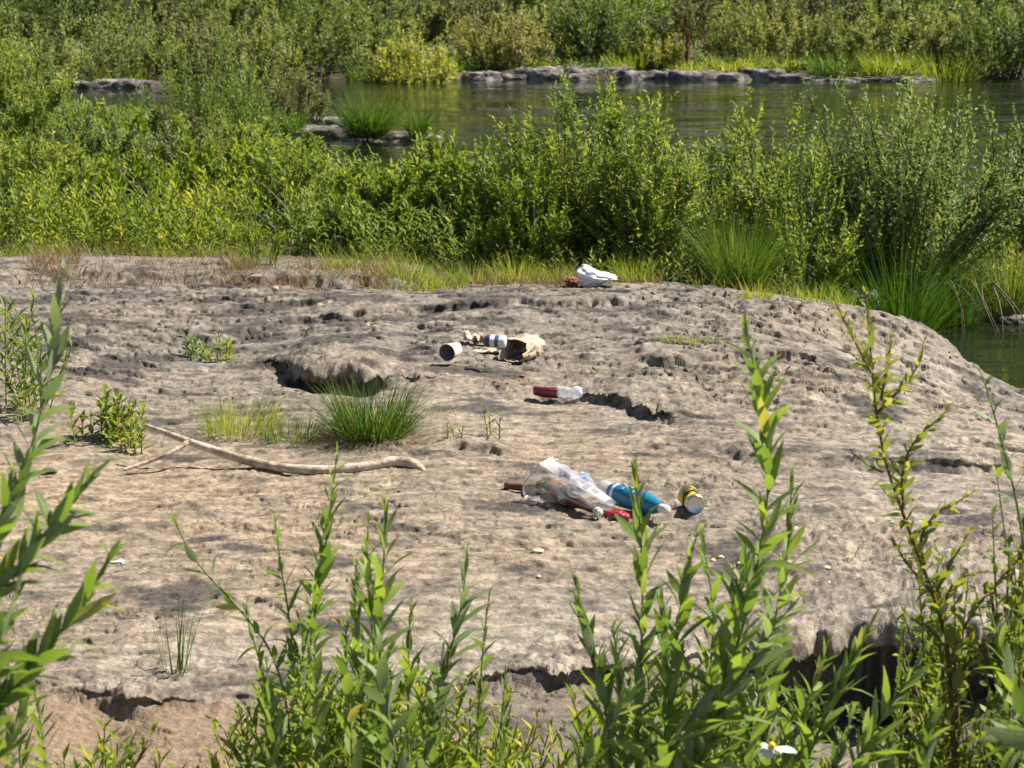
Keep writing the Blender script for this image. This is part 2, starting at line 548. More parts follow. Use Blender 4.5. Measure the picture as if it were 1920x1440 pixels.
class Leaves:
    """collects folded leaf blades (two faces each) and blade strips with a tone per face"""

    def __init__(self):
        self.V, self.T, self.t, self.n = [], [], [], 0

    def leaf(self, P, D, Nn, L, W, tone, fold=0.12, droop=0.12):
        P, D = P.reshape(-1, 3), nrm(D.reshape(-1, 3))
        k = len(P)
        L = np.broadcast_to(L, (k,)) if np.ndim(L) == 0 else np.asarray(L).reshape(-1)
        W = np.broadcast_to(W, (k,)) if np.ndim(W) == 0 else np.asarray(W).reshape(-1)
        Sd = nrm(np.cross(D, Nn.reshape(-1, 3)))
        Nn = np.cross(Sd, D)
        L_, W_ = L[:, None], W[:, None]
        mid = P + D * L_ * 0.42 + Nn * W_ * fold
        tip = P + D * L_ - Nn * L_ * droop
        V = np.stack([P, mid + Sd * W_ * .5, tip, mid - Sd * W_ * .5], 1).reshape(-1, 3)
        b = self.n + 4 * np.arange(k)
        T = np.stack([np.stack([b, b + 1, b + 2], 1), np.stack([b, b + 2, b + 3], 1)], 1).reshape(-1, 3)
        self.V.append(V)
        self.T.append(T)
        self.t.append(np.repeat(np.asarray(tone).reshape(-1), 2))
        self.n += 4 * k

    def blade(self, P, dirh, up, L, W, bend, tone, seg=4):
        """grass blades: P roots, dirh horizontal unit lean, up lift, arched over by bend"""
        k = len(P)
        t = np.linspace(0, 1, seg + 1)
        th0 = np.arccos(np.clip(up, -1, 1))[:, None]
        th = th0 + bend[:, None] * 2.0 * t[None] ** 1.4
        x = np.concatenate([np.zeros((k, 1)), np.cumsum((np.sin(th[:, 1:]) + np.sin(th[:, :-1])) / 2 / seg, 1)], 1)
        z = np.concatenate([np.zeros((k, 1)), np.cumsum((np.cos(th[:, 1:]) + np.cos(th[:, :-1])) / 2 / seg, 1)], 1)
        C = P[:, None] + L[:, None, None] * (x[..., None] * dirh[:, None] + z[..., None] * np.array([0, 0, 1]))
        a = rng.rand(k) * 6.28
        sd = np.stack([np.cos(a), np.sin(a), 0 * a], 1)
        w = (W[:, None] * np.clip(1 - t[None] ** 1.6, 0.04, 1))[..., None] * sd[:, None] * .5
        V = np.stack([C - w, C + w], 2).reshape(-1, 3)
        b = self.n + (2 * (seg + 1)) * np.arange(k)
        T = []
        for i in range(seg):
            o = b + 2 * i
            T += [np.stack([o, o + 1, o + 3], 1), np.stack([o, o + 3, o + 2], 1)]
        T = np.stack(T, 1).reshape(-1, 3)
        self.V.append(V)
        self.T.append(T)
        self.t.append(np.repeat(tone, 2 * seg))
        self.n += 2 * (seg + 1) * k

    def build(self, name, m, parent=None, kind=None):
        me = np_mesh(name, np.concatenate(self.V), np.concatenate(self.T), tone=np.clip(np.concatenate(self.t), 0, 1))
        return link(name, me, m, parent, kind=kind)


class Tubes:
    def __init__(self):
        self.V, self.T, self.n = [], [], 0

    def tube(self, pts, rad, k=5):
        pts = np.asarray(pts, float)
        n = len(pts)
        rad = np.broadcast_to(rad, (n,))
        tg = nrm(np.gradient(pts, axis=0))
        ref = np.array([0.3, 0.9, 0.2]) if abs(tg[0, 2]) > .8 else np.array([0, 0, 1.0])
        a = nrm(np.cross(tg, ref))
        b = np.cross(tg, a)
        th = np.linspace(0, 2 * np.pi, k, endpoint=False)
        V = (pts[:, None] + rad[:, None, None] * (np.cos(th)[None, :, None] * a[:, None] + np.sin(th)[None, :, None] * b[:, None])).reshape(-1, 3)
        for i in range(n - 1):
            for j in range(k):
                p, q = self.n + i * k + j, self.n + i * k + (j + 1) % k
                self.T.append((p, q, q + k, p + k))
        self.T.append(tuple(self.n + j for j in range(k))[:4] if k == 4 else (self.n, self.n + 1, self.n + 2, self.n + 3))
        e = self.n + (n - 1) * k
        self.T.append((e + 3, e + 2, e + 1, e))
        self.V.append(V)
        self.n += n * k

    def build(self, name, m, parent=None, smooth=True):
        me = np_mesh(name, np.concatenate(self.V), np.array(self.T), smooth=smooth)
        return link(name, me, m, parent)


def bez(a, b, c, t):
    t = t[..., None]
    return (1 - t) ** 2 * a + 2 * t * (1 - t) * b + t * t * c


# ------------------------------------------------------------------ plant builders
def shrub_mesh(h, w, seed, stems=16, shoots=12, leaves=15, L=.05, W=.014, tone=.45, tvar=.16, low=.15, spiky=1.0, depth=None, rootw=.26, twigs=False, outn=.5):
    g = R(seed)
    lv, tb = Leaves(), Tubes()
    dpt = depth or w
    ph = g.rand(stems) * 6.283
    rr = np.sqrt(g.rand(stems))
    base = np.stack([np.cos(ph) * rr * w * rootw, np.sin(ph) * rr * dpt * rootw, 0 * ph - .04], 1)
    hz = np.sqrt(np.clip(1 - .8 * rr ** 2, 0, 1)) * (.55 + .45 * g.rand(stems))
    hz[:3] = 1.0
    tip = np.stack([np.cos(ph) * rr * w * .47, np.sin(ph) * rr * dpt * .47, hz * h * .93], 1)
    ctl = base + (tip - base) * np.array([.35, .35, .62]) + g.normal(0, .04, (stems, 3)) * h
    for i in range(stems):
        tb.tube(bez(base[i], ctl[i], tip[i], np.linspace(0, 1, 6)), np.linspace(.012, .003, 6) * (.5 + h * .5), 4)
    t = low + (1 - low) * np.sort(g.rand(stems, shoots), 1)
    P = bez(base[:, None], ctl[:, None], tip[:, None], t)
    tang = nrm(2 * (1 - t)[..., None] * (ctl - base)[:, None] + 2 * t[..., None] * (tip - ctl)[:, None])
    rad = g.normal(0, 1, (stems, shoots, 3))
    out = P * np.array([1, 1, .25])
    D = nrm(tang * .5 + nrm(rad) * .6 + nrm(out) * .55 + np.array([0, 0, .55 * spiky]))
    sl = h * (.14 + .17 * g.rand(stems, shoots)) * (1.15 - .35 * t)
    D[:, -1] = nrm(tang[:, -1] + np.array([0, 0, .7 * spiky]))
    sl[:, -1] *= 1.1
    if twigs:
        for i in range(stems):
            for j in range(shoots):
                q = P[i, j] + D[i, j] * sl[i, j] * np.array([[0], [.5], [1.0]]) + np.array([0, 0, 1.0]) * (np.array([[0], [.25], [1.0]]) * sl[i, j] * .18)
                tb.tube(q, [.0022, .0017, .0009], 4)
    ts = (np.arange(leaves) + g.rand(stems, shoots, leaves)) / leaves
    up = np.array([0, 0, 1.0])
    LP = P[:, :, None] + D[:, :, None] * (ts * sl[..., None])[..., None] + (up * ((ts ** 2) * sl[..., None] * .18)[..., None])
    r3 = g.normal(0, 1, LP.shape)
    LD = nrm(D[:, :, None] * .75 + nrm(r3) * .72 + up * .10)
    LN = nrm(up * .65 + outn * nrm(LP * np.array([1, 1, .6])) + g.normal(0, .5, LP.shape))
    tn = tone + g.normal(0, tvar * .7, (stems, shoots, 1)) + g.normal(0, tvar * .7, ts.shape) + .12 * (ts - .5)
    ll = L * (.6 + .6 * g.rand(*ts.shape)) * (1.15 - .4 * ts)
    lv.leaf(LP, LD, LN, ll, (W * (.75 + .5 * g.rand(*ts.shape))), tn)
    return lv, tb


def place(px, D, top, zabs=None):
    p = At(px, 300, D)
    z = float(H(np.array([p[0]]), np.array([D]), D < 14.6)[0]) if D < 16.9 else float(coarse(np.array([p[0]]), np.array([D]))[0])
    z = z if zabs is None else zabs
    zt = At(px, top, D)[2]
    return p[0], z, zt - z


def shrub(label, px, D, top, wpx, m='willow', seed=0, group=None, name='willow_shrub', cat='shrub', dens=1.0, zabs=None, **kw):
    x, z, h = place(px, D, top, zabs)
    w = wpx * D / F_PX
    o = empty(name, (x, D, z), label, cat, group)
    k = dict(stems=16, shoots=12, leaves=15)
    for q in k:
        k[q] = kw.pop(q, k[q])
    k['stems'] = max(5, int(k['stems'] * dens))
    lv, tb = shrub_mesh(h, w, seed + 11, **k, **kw)
    f = lv.build('foliage', M[m], o, 'stuff')
    tb.build('woody_stem', M['bark'], o)
    return o


def herb(label, px, D, top, wpx, n=26, m='herb', seed=0, group=None, L=.075, W=.016, tone=.5, tvar=.16, name='herb_clump', cat='herb', depth=1.0, lpm=42, lean=.12):
    g = R(seed + 900)
    x, z, h = place(px, D, top)
    w = wpx * D / F_PX
    o = empty(name, (x, D, z), label, cat, group)
    lv, tb = Leaves(), Tubes()
    for i in range(n):
        a, r = g.rand() * 6.283, math.sqrt(g.rand())
        b = np.array([math.cos(a) * r * w * .5, math.sin(a) * r * depth * .5, -.03])
        hh = h * (.55 + .45 * g.rand()) * (1 - .25 * r * r)
        tip = b + np.array([g.normal(0, lean) * hh + b[0] * .15, g.normal(0, lean) * hh, hh])
        c = b + (tip - b) * np.array([.3, .3, .55])
        tb.tube(bez(b, c, tip, np.linspace(0, 1, 5)), np.linspace(.004, .0015, 5), 4)
        k = max(8, int(hh * lpm))
        t = np.clip(.08 + .92 * (np.arange(k) + g.rand(k)) / k, 0, 1)
        P = bez(b, c, tip, t)
        az = np.arange(k) * 2.4 + g.rand() * 6
        el = .55 + .5 * t + g.normal(0, .2, k)
        D_ = np.stack([np.cos(az) * np.cos(el), np.sin(az) * np.cos(el), np.sin(el)], 1)
        Nn = np.stack([-np.cos(az) * np.sin(el), -np.sin(az) * np.sin(el), np.cos(el)], 1) + g.normal(0, .25, (k, 3))
        ll = L * (1.1 - .55 * np.abs(t - .45)) * (.75 + .5 * g.rand(k))
        tn = tone + g.normal(0, tvar * .6) + g.normal(0, tvar, k) + .1 * (t - .5) + np.where((t < .25) & (g.rand(k) < .3), .35, 0)
        lv.leaf(P, D_, Nn, ll, W * (.8 + .4 * g.rand(k)), tn, droop=.2)
    lv.build('foliage', M[m], o, 'stuff')
    tb.build('woody_stem', M['stem'], o)
    return o


def sedge(label, px, D, top, wpx, n=420, seed=0, tone=.45, tvar=.15, m='sedge', bw=.0045, group=None, name='sedge_tuft', cat='sedge', bend=.8, root=.16, dead=.12, lean=(0, 0), zabs=None, depth=1.0):
    g = R(seed + 500)
    x, z, h = place(px, D, top, zabs)
    w = wpx * D / F_PX
    o = empty(name, (x, D, z), label, cat, group)
    a = g.rand(n) * 6.283
    r = np.sqrt(g.rand(n)) * root * w
    P = np.stack([np.cos(a) * r, np.sin(a) * r * depth, 0 * a - .015], 1)
    a2 = a + g.normal(0, .5, n)
    dirh = np.stack([np.cos(a2) + lean[0], np.sin(a2) + lean[1], 0 * a], 1)
    dirh = dirh / np.maximum(np.linalg.norm(dirh, axis=1, keepdims=True), .3)
    k = w * .55 / max(h, .01)
    spread = np.clip(np.abs(g.normal(.38, .26, n)), .02, 1.1)
    up = np.cos(np.clip(spread * min(k, 1.6) * .85, .02, 1.35))
    L = h * (.55 + .55 * g.rand(n)) * (1 + .15 * spread)
    be = bend * (.25 + spread) * (.35 + .8 * g.rand(n)) * .8
    lv = Leaves()
    lv.blade(P, dirh, up, L, bw * (.6 + .8 * g.rand(n)), be, tone + g.normal(0, tvar, n), 5)
    lv.build('foliage', M[m], o, 'stuff')
    if dead > 0:
        nd = int(n * dead) + 8
        a = g.rand(nd) * 6.283
        r = np.sqrt(g.rand(nd)) * root * w * 1.3
        P = np.stack([np.cos(a) * r, np.sin(a) * r * depth, 0 * a - .01], 1)
        dv = Leaves()
        dv.blade(P, np.stack([np.cos(a), np.sin(a), 0 * a], 1) * min(k, 1.2), .35 + .4 * g.rand(nd), h * (.25 + .35 * g.rand(nd)), bw * np.ones(nd), .6 * g.rand(nd), g.rand(nd), 3)
        dv.build('thatch', M['dry'], o, 'stuff')
    return o


def grass_patch(name, boxes, m='herb', h=.12, bw=.004, tone=.6, seed=0, tv=.15, bend=.6):
    """uncountable grass: boxes = (px0, px1, py0, py1, count) on the ground"""
    g = R(seed + 40)
    lv = Leaves()
    for px0, px1, py0, py1, n in boxes:
        pxs, pys = px0 + g.rand(n) * (px1 - px0), py0 + g.rand(n) * (py1 - py0)
        P = np.array([G(a, b, 0 if b < 1300 else -.08) for a, b in zip(pxs, pys)])
        P[:, 2] = H(P[:, 0], P[:, 1]) - .004
        a = g.rand(n) * 6.283
        lv.blade(P, np.stack([np.cos(a), np.sin(a), 0 * a], 1) * 1.0, .8 + .2 * g.rand(n), h * (.35 + .9 * g.rand(n) ** 1.5), bw * (.6 + .7 * g.rand(n)), bend * g.rand(n), tone + g.normal(0, tv, n), 3)
    return lv.build(name, M[m], None, 'stuff')


# ------------------------------------------------------------------ the rock shelf
def build_rock():
    nr, nc = 820, 920
    ys = np.exp(np.linspace(math.log(3.0), math.log(17.2), nr))
    us = np.linspace(-.40, .40, nc)
    Y = np.repeat(ys[:, None], nc, 1)
    X = us[None] * Y
    x, y = X.ravel(), Y.ravel()
    z = H(x, y)
    # lips pulled out over the hollows under the ledges, and scallops that lean towards the shaded side
    mr = micro_relief(x, y)
    ys_ = y - 1.0 * mr
    xs_ = x - .45 * mr
    for q, (k, mx_) in enumerate([(2.8, .12), (1.0, .06), (1.5, .3), (.5, .1), (.9, .05), (.9, .05), (1.0, .06), (.8, .02)]):
        d, a = ledge_d(q, x, y)
        w = LEDGES[q][2]
        a = np.minimum(a, mx_) * (1 + .55 * fbm(x * 3, y * .6, 3, 140 + q, .5))
        ys_ = ys_ - k * np.clip(a, 0, 1) * S(0, w * .5, d) * np.exp(-np.clip(d - w, 0, None) / .35)
    pulled = np.clip((y - mr - ys_) / .04, 0, 1)
    z = z + pulled * 1.3 * (micro_relief(xs_, ys_) - mr) + pulled * .012 * ridged(xs_ * 15, ys_ * 18 + z * 14, 3, 151, .6)
    V = np.stack([xs_, ys_, z], 1)
    i = (np.arange(nr - 1)[:, None] * nc + np.arange(nc - 1)[None]).ravel()
    me = np_mesh('rock_terrain', V, np.stack([i, i + 1, i + nc + 1, i + nc], 1), smooth=True)
    # stone colours: tan, grey, pale crust, dark lichen and painted pit shade, reddish soil
    xo, yo = x, y
    x, y = xs_, ys_ + .6 * z
    px, py = to_px(xo, yo)
    tan, grey, pale = np.array([.43, .335, .235]), np.array([.29, .262, .228]), np.array([.56, .505, .425])
    dark, soil, redsoil = np.array([.105, .095, .088]), np.array([.27, .20, .14]), np.array([.17, .09, .055])
    n1 = fbm(x * .7, y * .7, 4, 101)
    n2 = fbm(x * 3.1, y * 2.6, 4, 105)
    n3 = fbm(x * 8, y * 7, 3, 109)

    def blob(cx, cy, rx, ry):
        return np.exp(-((px - cx) / rx) ** 2 - ((py - cy) / ry) ** 2)
    wt = np.clip(.36 + .35 * n1 + .75 * blob(250, 930, 420, 110) + .25 * blob(760, 990, 500, 130) - .3 * S(760, 640, py) + .2 * n3, 0, 1)
    C = grey[None] * (1 - wt[:, None]) + tan[None] * wt[:, None]
    wp = np.clip(.28 * n2 + .30 * n3 - .08 + .55 * blob(1050, 1200, 420, 70) + .3 * S(1350, 1700, px) * S(640, 800, py) + .35 * blob(300, 1230, 200, 70) + .4 * blob(1720, 620, 230, 50) + .3 * blob(900, 780, 280, 50), 0, .85)
    C = C * (1 - wp[:, None]) + pale[None] * wp[:, None]
    wd = S(.18, .62, fbm(x * 2.2, y * 3.4, 4, 113) + .35 * S(760, 600, py) * S(500, 560, py) * S(1350, 900, px) - .25 * blob(250, 930, 350, 100) - .1)
    wd = np.clip(wd * .95 + .5 * S(.5, .85, n2 + .2 * n3), 0, .9)
    C = C * (1 - wd[:, None]) + dark[None] * wd[:, None]
    st = fbm(x * 7 + y * 2.2, y * 19 - x * 3, 4, 119, .6)
    C = C * (1 + .46 * st)[:, None]
    sp = S(.25, .7, fbm(x * 14, y * 13, 3, 117, .6) + .25 * n2)  # random dark speckle, painted in for the shade of small pits
    C = C * (1 - .55 * sp[:, None]) + dark[None] * .55 * sp[:, None]
    # soil lies before the front ledge, at the foot of the back layer and behind the rock
    d3, a3 = ledge_d(2, xo, yo)
    ws = (1 - S(-.05, .06, d3 + .06 * n3)) * np.where(px < 1300, .95, .8) * (.25 + .75 * S(620, 480, px))
    d4, a4 = ledge_d(3, xo, yo)
    wr = np.exp(-((d4 + .06) / .20) ** 2) * S(.02, .08, a4) * np.clip(.55 + .9 * n2, 0, 1)
    wb = np.clip(S(14.6, 15.6, yo + .5 * n1 - .6 * S(-1.2, -2.4, xo)) + S(2.1, 2.6, xo) * S(14.3, 14.8, yo), 0, 1)
    C = C * (1 - ws[:, None]) + (soil * 1.25)[None] * ws[:, None]
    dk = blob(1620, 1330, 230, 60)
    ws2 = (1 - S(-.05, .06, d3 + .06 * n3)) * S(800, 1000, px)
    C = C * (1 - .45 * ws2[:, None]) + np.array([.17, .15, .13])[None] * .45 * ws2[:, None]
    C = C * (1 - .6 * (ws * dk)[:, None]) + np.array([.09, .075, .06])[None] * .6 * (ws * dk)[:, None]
    C = C * (1 - wr[:, None]) + redsoil[None] * wr[:, None]
    C = C * (1 - wb[:, None]) + np.array([.13, .10, .06])[None] * wb[:, None]
    wet = S(WATER_Z + .07, WATER_Z + .0, z)
    C = C * (1 - .6 * wet[:, None])
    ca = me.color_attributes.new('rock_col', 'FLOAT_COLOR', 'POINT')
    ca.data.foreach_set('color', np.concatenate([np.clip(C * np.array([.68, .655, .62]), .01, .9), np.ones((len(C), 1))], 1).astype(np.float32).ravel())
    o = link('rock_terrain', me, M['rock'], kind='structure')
    return o


build_rock()


def build_ground():
    xs = np.concatenate([np.linspace(-400, -42, 12), np.linspace(-40, 40, 161), np.linspace(42, 400, 12)])
    ys = np.concatenate([np.linspace(-60, 2, 10), np.linspace(2.4, 100, 245), np.linspace(104, 700, 14)])
    X, Y = np.meshgrid(xs, ys)
    z = coarse(X, Y) + .06 * fbm(X * .6, Y * .6, 3, 131) * (Y > 18)
    inside = (Y > 2.6) & (Y < 17.6) & (np.abs(X) < .42 * Y + .3)
    deep = (Y > 3.2) & (Y < 16.9) & (np.abs(X) < .39 * Y - .05)
    z = np.where(deep, -1.3, np.where(inside, np.minimum(z, H(X, Y, False) - .03) - .05, z))
    z = np.where((X > 3) & (Y > 10) & (Y < 18) & ~deep, np.minimum(z, -.6), z)
    z = np.minimum(z, 12)
    nr, nc = X.shape
    i = (np.arange(nr - 1)[:, None] * nc + np.arange(nc - 1)[None]).ravel()
    me = np_mesh('ground', np.stack([X.ravel(), Y.ravel(), z.ravel()], 1), np.stack([i, i + 1, i + nc + 1, i + nc], 1), smooth=True)
    link('ground', me, M['soil'], kind='structure')


build_ground()
# river: the main channel and the pool at the right, one level sheet each
me = np_mesh('river_water', np.array([[-90, 17.0, WATER_Z], [90, 17.0, WATER_Z], [90, 48, WATER_Z], [-90, 48, WATER_Z]]), np.array([[0, 1, 2, 3]]))
link('river_water', me, M['water'], kind='structure')
me = np_mesh('pool_water', np.array([[1.5, 11, WATER_Z], [40, 11, WATER_Z], [40, 17, WATER_Z], [1.5, 17, WATER_Z]]), np.array([[0, 1, 2, 3]]))
link('pool_water', me, M['water'], kind='structure')


# ------------------------------------------------------------------ loose rocks
def rock(label, px, py, wpx, hpx, z=WATER_Z, dep=1.0, seed=0, m='boulder', group=None, name='rock', cat='rock', flat=.55, n=2):
    c = G(px, py, z)
    s = F_PX / c[1]
    w, h = wpx / s / 2, hpx / s
    import bmesh
    bm = bmesh.new()
    bmesh.ops.create_icosphere(bm, subdivisions=4 if wpx > 40 else 2, radius=1)
    for v in bm.verts:
        p = v.co.copy()
        k = 1 + .28 * mnoise.noise(p * 1.3 + Vector((seed * 3.1, 0, 0))) + .12 * mnoise.noise(p * 3.5 + Vector((0, seed * 2.3, 0))) + .06 * mnoise.noise(p * 8 + Vector((seed, 1, 0)))
        v.co = Vector((p.x * w * k, p.y * w * dep * k, max(-h * .5, min(p.z, flat + .12 * mnoise.noise(p * 4)) / flat * h * k)))
    me = bpy.data.meshes.new(name)
    bm.to_mesh(me)
    bm.free()
    me.polygons.foreach_set('use_smooth', np.ones(len(me.polygons), bool))
    o = link(name, me, M[m], loc=(c[0], c[1] + w * dep * .6, z))
    return tag(o, label, cat, group)


# ------------------------------------------------------------------ far bank
FG = 'bushes along the far bank'
far_spec = [
    # label, px, D, top, width, material, tone
    ('pale grey-green willow bush at the far left edge of the far bank', 40, 43, 15, 260, 'far', .5, 1),
    ('broad dull green bush left of the far inlet on the far bank', 210, 47, -10, 300, 'far', .42, 1),
    ('olive bush behind the small inlet with blue water', 350, 48, 30, 220, 'brown_far', .6, 1),
    ('round green bush just right of the inlet on the far side', 460, 46, 5, 230, 'far', .5, 1),
    ('large rounded willow bush left of the channel mouth on the far bank', 620, 48, -20, 260, 'far', .40, 1.2),
    ('bright green bush overhanging the water where the far shore rocks begin', 775, 46.4, 42, 170, 'willow', .62, 1),
    ('pale silvery willow bush behind the first far shore rocks', 950, 49, 5, 250, 'far', .66, 1.1),
    ('dark bush with deep shaded base behind the middle of the far ledge', 1125, 49.5, -40, 190, 'far', .25, 1.2),
    ('yellowish green low bush beside the little brown tree on the far ledge', 1215, 48.5, 50, 130, 'willow', .62, .7),
    ('mid green willow bush right of the little brown tree', 1440, 50, -15, 260, 'far', .58, 1.1),
    ('olive green bush behind the tall bank grass at the right', 1600, 49, -5, 220, 'far', .48, 1),
    ('pale green bush second from the right on the far bank', 1740, 49, 0, 210, 'far', .55, 1),
    ('dark green bush at the right edge of the far bank', 1880, 47.5, -10, 240, 'far', .3, 1.2),
]
for i, (lb, px, D, top, w, m, tone, dn) in enumerate(far_spec):
    shrub(lb, px, D - 1.0, top + 12, w * 1.0, m, seed=200 + i, group=FG, name='willow_shrub', dens=2.7 * dn, shoots=14, leaves=13, L=.11, W=.042, tone=tone + .26, tvar=.09, low=.04, spiky=.3, rootw=.38, outn=1.1)
for i in range(15):
    px = -160 + i * 152 + rng.randint(-30, 30)
    shrub('willow bush of the second row behind the front bushes of the far bank', px, 53.5 + rng.rand() * 2, -10 - rng.randint(0, 55), 250, ['far', 'willow', 'far', 'brown_far'][i % 4], seed=240 + i, group='second row of bushes on the far side',
          dens=1.7, shoots=13, leaves=12, L=.14, W=.05, tone=.36 + .36 * rng.rand(), low=.05, spiky=.35, tvar=.09, outn=1.1)
for i in range(13):
    px = -200 + i * 185 + rng.randint(-30, 30)
    shrub('tall willow bush of the back row on the far side', px, 58 + rng.rand() * 4, -170 - rng.randint(0, 60), 380, ['far', 'brown_far', 'far', 'willow'][i % 4], seed=255 + i, group='back row of bushes on the far side',
          dens=1.7, shoots=13, leaves=12, L=.2, W=.075, tone=.36 + .3 * rng.rand(), low=.05, spiky=.4, tvar=.09, outn=1.1)
for i in range(11):
    px = -300 + i * 250 + rng.randint(-40, 40)
    shrub('dark tree rising beyond the back row of bushes on the far side', px, 72 + rng.rand() * 8, -420 - rng.randint(0, 120), 520, 'far', seed=270 + i, group='trees beyond the far bank', name='tree', cat='tree',
          dens=2, shoots=14, leaves=12, L=.5, W=.22, tone=.3, low=.05, spiky=.5)
# the little brown tree with a visible trunk
x, z, h = place(1285, 47.6, -30)
t_ = empty('small_tree', (x, 47.6, z), 'small brownish tree with bare reddish trunk on the far ledge', 'tree')
lv, tb = shrub_mesh(h - .55, 140 * 47.6 / F_PX, 321, stems=18, shoots=12, leaves=10, L=.10, W=.035, tone=.55, low=.15)
f_ = lv.build('crown', M['brown_far'], t_, 'stuff')
f_.location = (0, 0, .5)
b_ = tb.build('branch', M['red_stem'], t_)
b_.location = (0, 0, .5)
tk = Tubes()
tk.tube([(0.02, 0, -.1), (0, 0, .2), (.03, .02, .6), (-.05, 0, 1.1)], [.075, .055, .045, .03], 7)
tk.build('trunk', M['red_stem'], t_)

fs = [(830, 150, 60, 18), (868, 149, 50, 12), (905, 150, 70, 20), (960, 149, 50, 14), (1012, 148, 90, 26), (1070, 150, 60, 14), (1120, 147, 110, 30), (1190, 149, 70, 22), (1240, 148, 70, 20),
      (1310, 149, 110, 20), (1375, 150, 70, 16), (1432, 149, 80, 26), (1490, 150, 60, 14), (1545, 151, 70, 8), (1620, 152, 110, 8), (1710, 152, 100, 9)]
words_ = ['narrow', 'small', 'blocky', 'little pale', 'long slanted', 'low', 'broad dark', 'lumpy', 'rounded', 'long flat pale', 'squat', 'dark blocky', 'small', 'thin pale', 'long pale waterline', 'thin sandy']
where_ = ['at the left end of the far shore rocks', 'beside the leftmost rock of the far shore', 'below the pale silvery bush', 'between two larger rocks below the silvery bush', 'sloping into the water below the dark bush',
          'at the waterline under the dark bush', 'left of the little brown tree at the waterline', 'under the little brown tree', 'just right of the little brown tree', 'in the middle of the right part of the far ledge',
          'where the far ledge narrows', 'at the right end of the dark far ledge', 'left of the overhanging bank grass', 'under the overhanging bank grass', 'below the overhanging grass, longest of the thin ones', 'at the right end of the far waterline']
for i, (px, py, w, h) in enumerate(fs):
    rock(f'{words_[i]} rock {where_[i]}', px, py, w * 1.25, h * .66, seed=i + 2, dep=.9, group='rocks along the far shore')
for i, (px, py, w, h, lb) in enumerate([(150, 166, 70, 11, 'reddish brown rock at the left of the far inlet'), (215, 165, 100, 13, 'grey rock above the blue water of the far inlet'), (268, 163, 70, 10, 'grey rock at the right of the far inlet')]):
    rock(lb, px, py, w, h, seed=30 + i, dep=.8, group='rocks of the far inlet')
# far bank grasses
for i, (px, D, top, w, n, tn, lb) in enumerate([
    (800, 46.0, 95, 110, 400, .62, 'bright long grass hanging over the water at the left end of the far rocks'),
    (930, 47.2, 112, 90, 260, .6, 'low green grass tuft on the far ledge under the silvery bush'),
    (1010, 47.4, 100, 110, 300, .68, 'yellow green grass tuft below the dark far bush'),
    (1180, 47.2, 88, 130, 340, .66, 'fresh grass tuft left of the little brown tree'),
    (1370, 47.0, 98, 130, 320, .74, 'yellowish grass tuft right of the little brown tree'),
    (1460, 47.2, 95, 100, 280, .66, 'grass tuft at the right end of the far ledge'),
    (1560, 46.2, 88, 120, 420, .6, 'tall bank grass left of the white flower heads on the far side'),
    (1660, 46.1, 84, 140, 460, .66, 'tall bright bank grass overhanging the far waterline'),
    (1770, 46.0, 88, 140, 460, .66, 'tall bright bank grass right end, above the shaded hollow'),
    (230, 45, 112, 120, 300, .68, 'bright grass tuft on the rocks of the far inlet'),
    (860, 47.0, 110, 110, 320, .6, 'short grass tuft behind the leftmost far shore rocks'),
    (1090, 47.2, 108, 140, 360, .55, 'dark green grass tuft behind the broad dark rock of the far shore'),
    (1290, 47.0, 106, 150, 380, .7, 'yellowish grass tuft around the foot of the little brown tree'),
    (690, 46, 100, 90, 260, .5, 'pale green grass where the channel bends behind the islet')]):
    sedge(lb, px, D, top, w, n=n, seed=600 + i, tone=tn, bw=.022, group='grass tufts on the far bank', bend=.8, root=.35, dead=.05, m='herb' if tn > .6 else 'sedge')

# ------------------------------------------------------------------ islet
rock('flat dark rock slab at the left of the islet', 580, 258, 170, 17, seed=41, dep=.7)
rock('pale low rock slab at the right end of the islet', 725, 264, 190, 12, seed=43, dep=.6)
rock('pale rock between the two grass tufts on the islet', 612, 236, 70, 14, seed=44, dep=.7)
sedge('large arching sedge tuft on the middle of the islet', 690, 30.2, 158, 240, n=900, seed=1, tone=.55, bw=.011, bend=1.0, root=.14, zabs=-.36)
sedge('smaller green sedge tuft at the right end of the islet', 785, 30.0, 186, 100, n=260, seed=2, tone=.6, bw=.011, zabs=-.38)
sedge('low bright grass at the left end of the islet', 545, 31.0, 190, 130, n=300, seed=3, tone=.62, bw=.011, zabs=-.38)
shrub('pale olive willow bush behind the islet tufts', 555, 32, 128, 150, 'brown_far', seed=31, dens=1.2, L=.075, W=.022, tone=.72, low=.03, zabs=-.4)

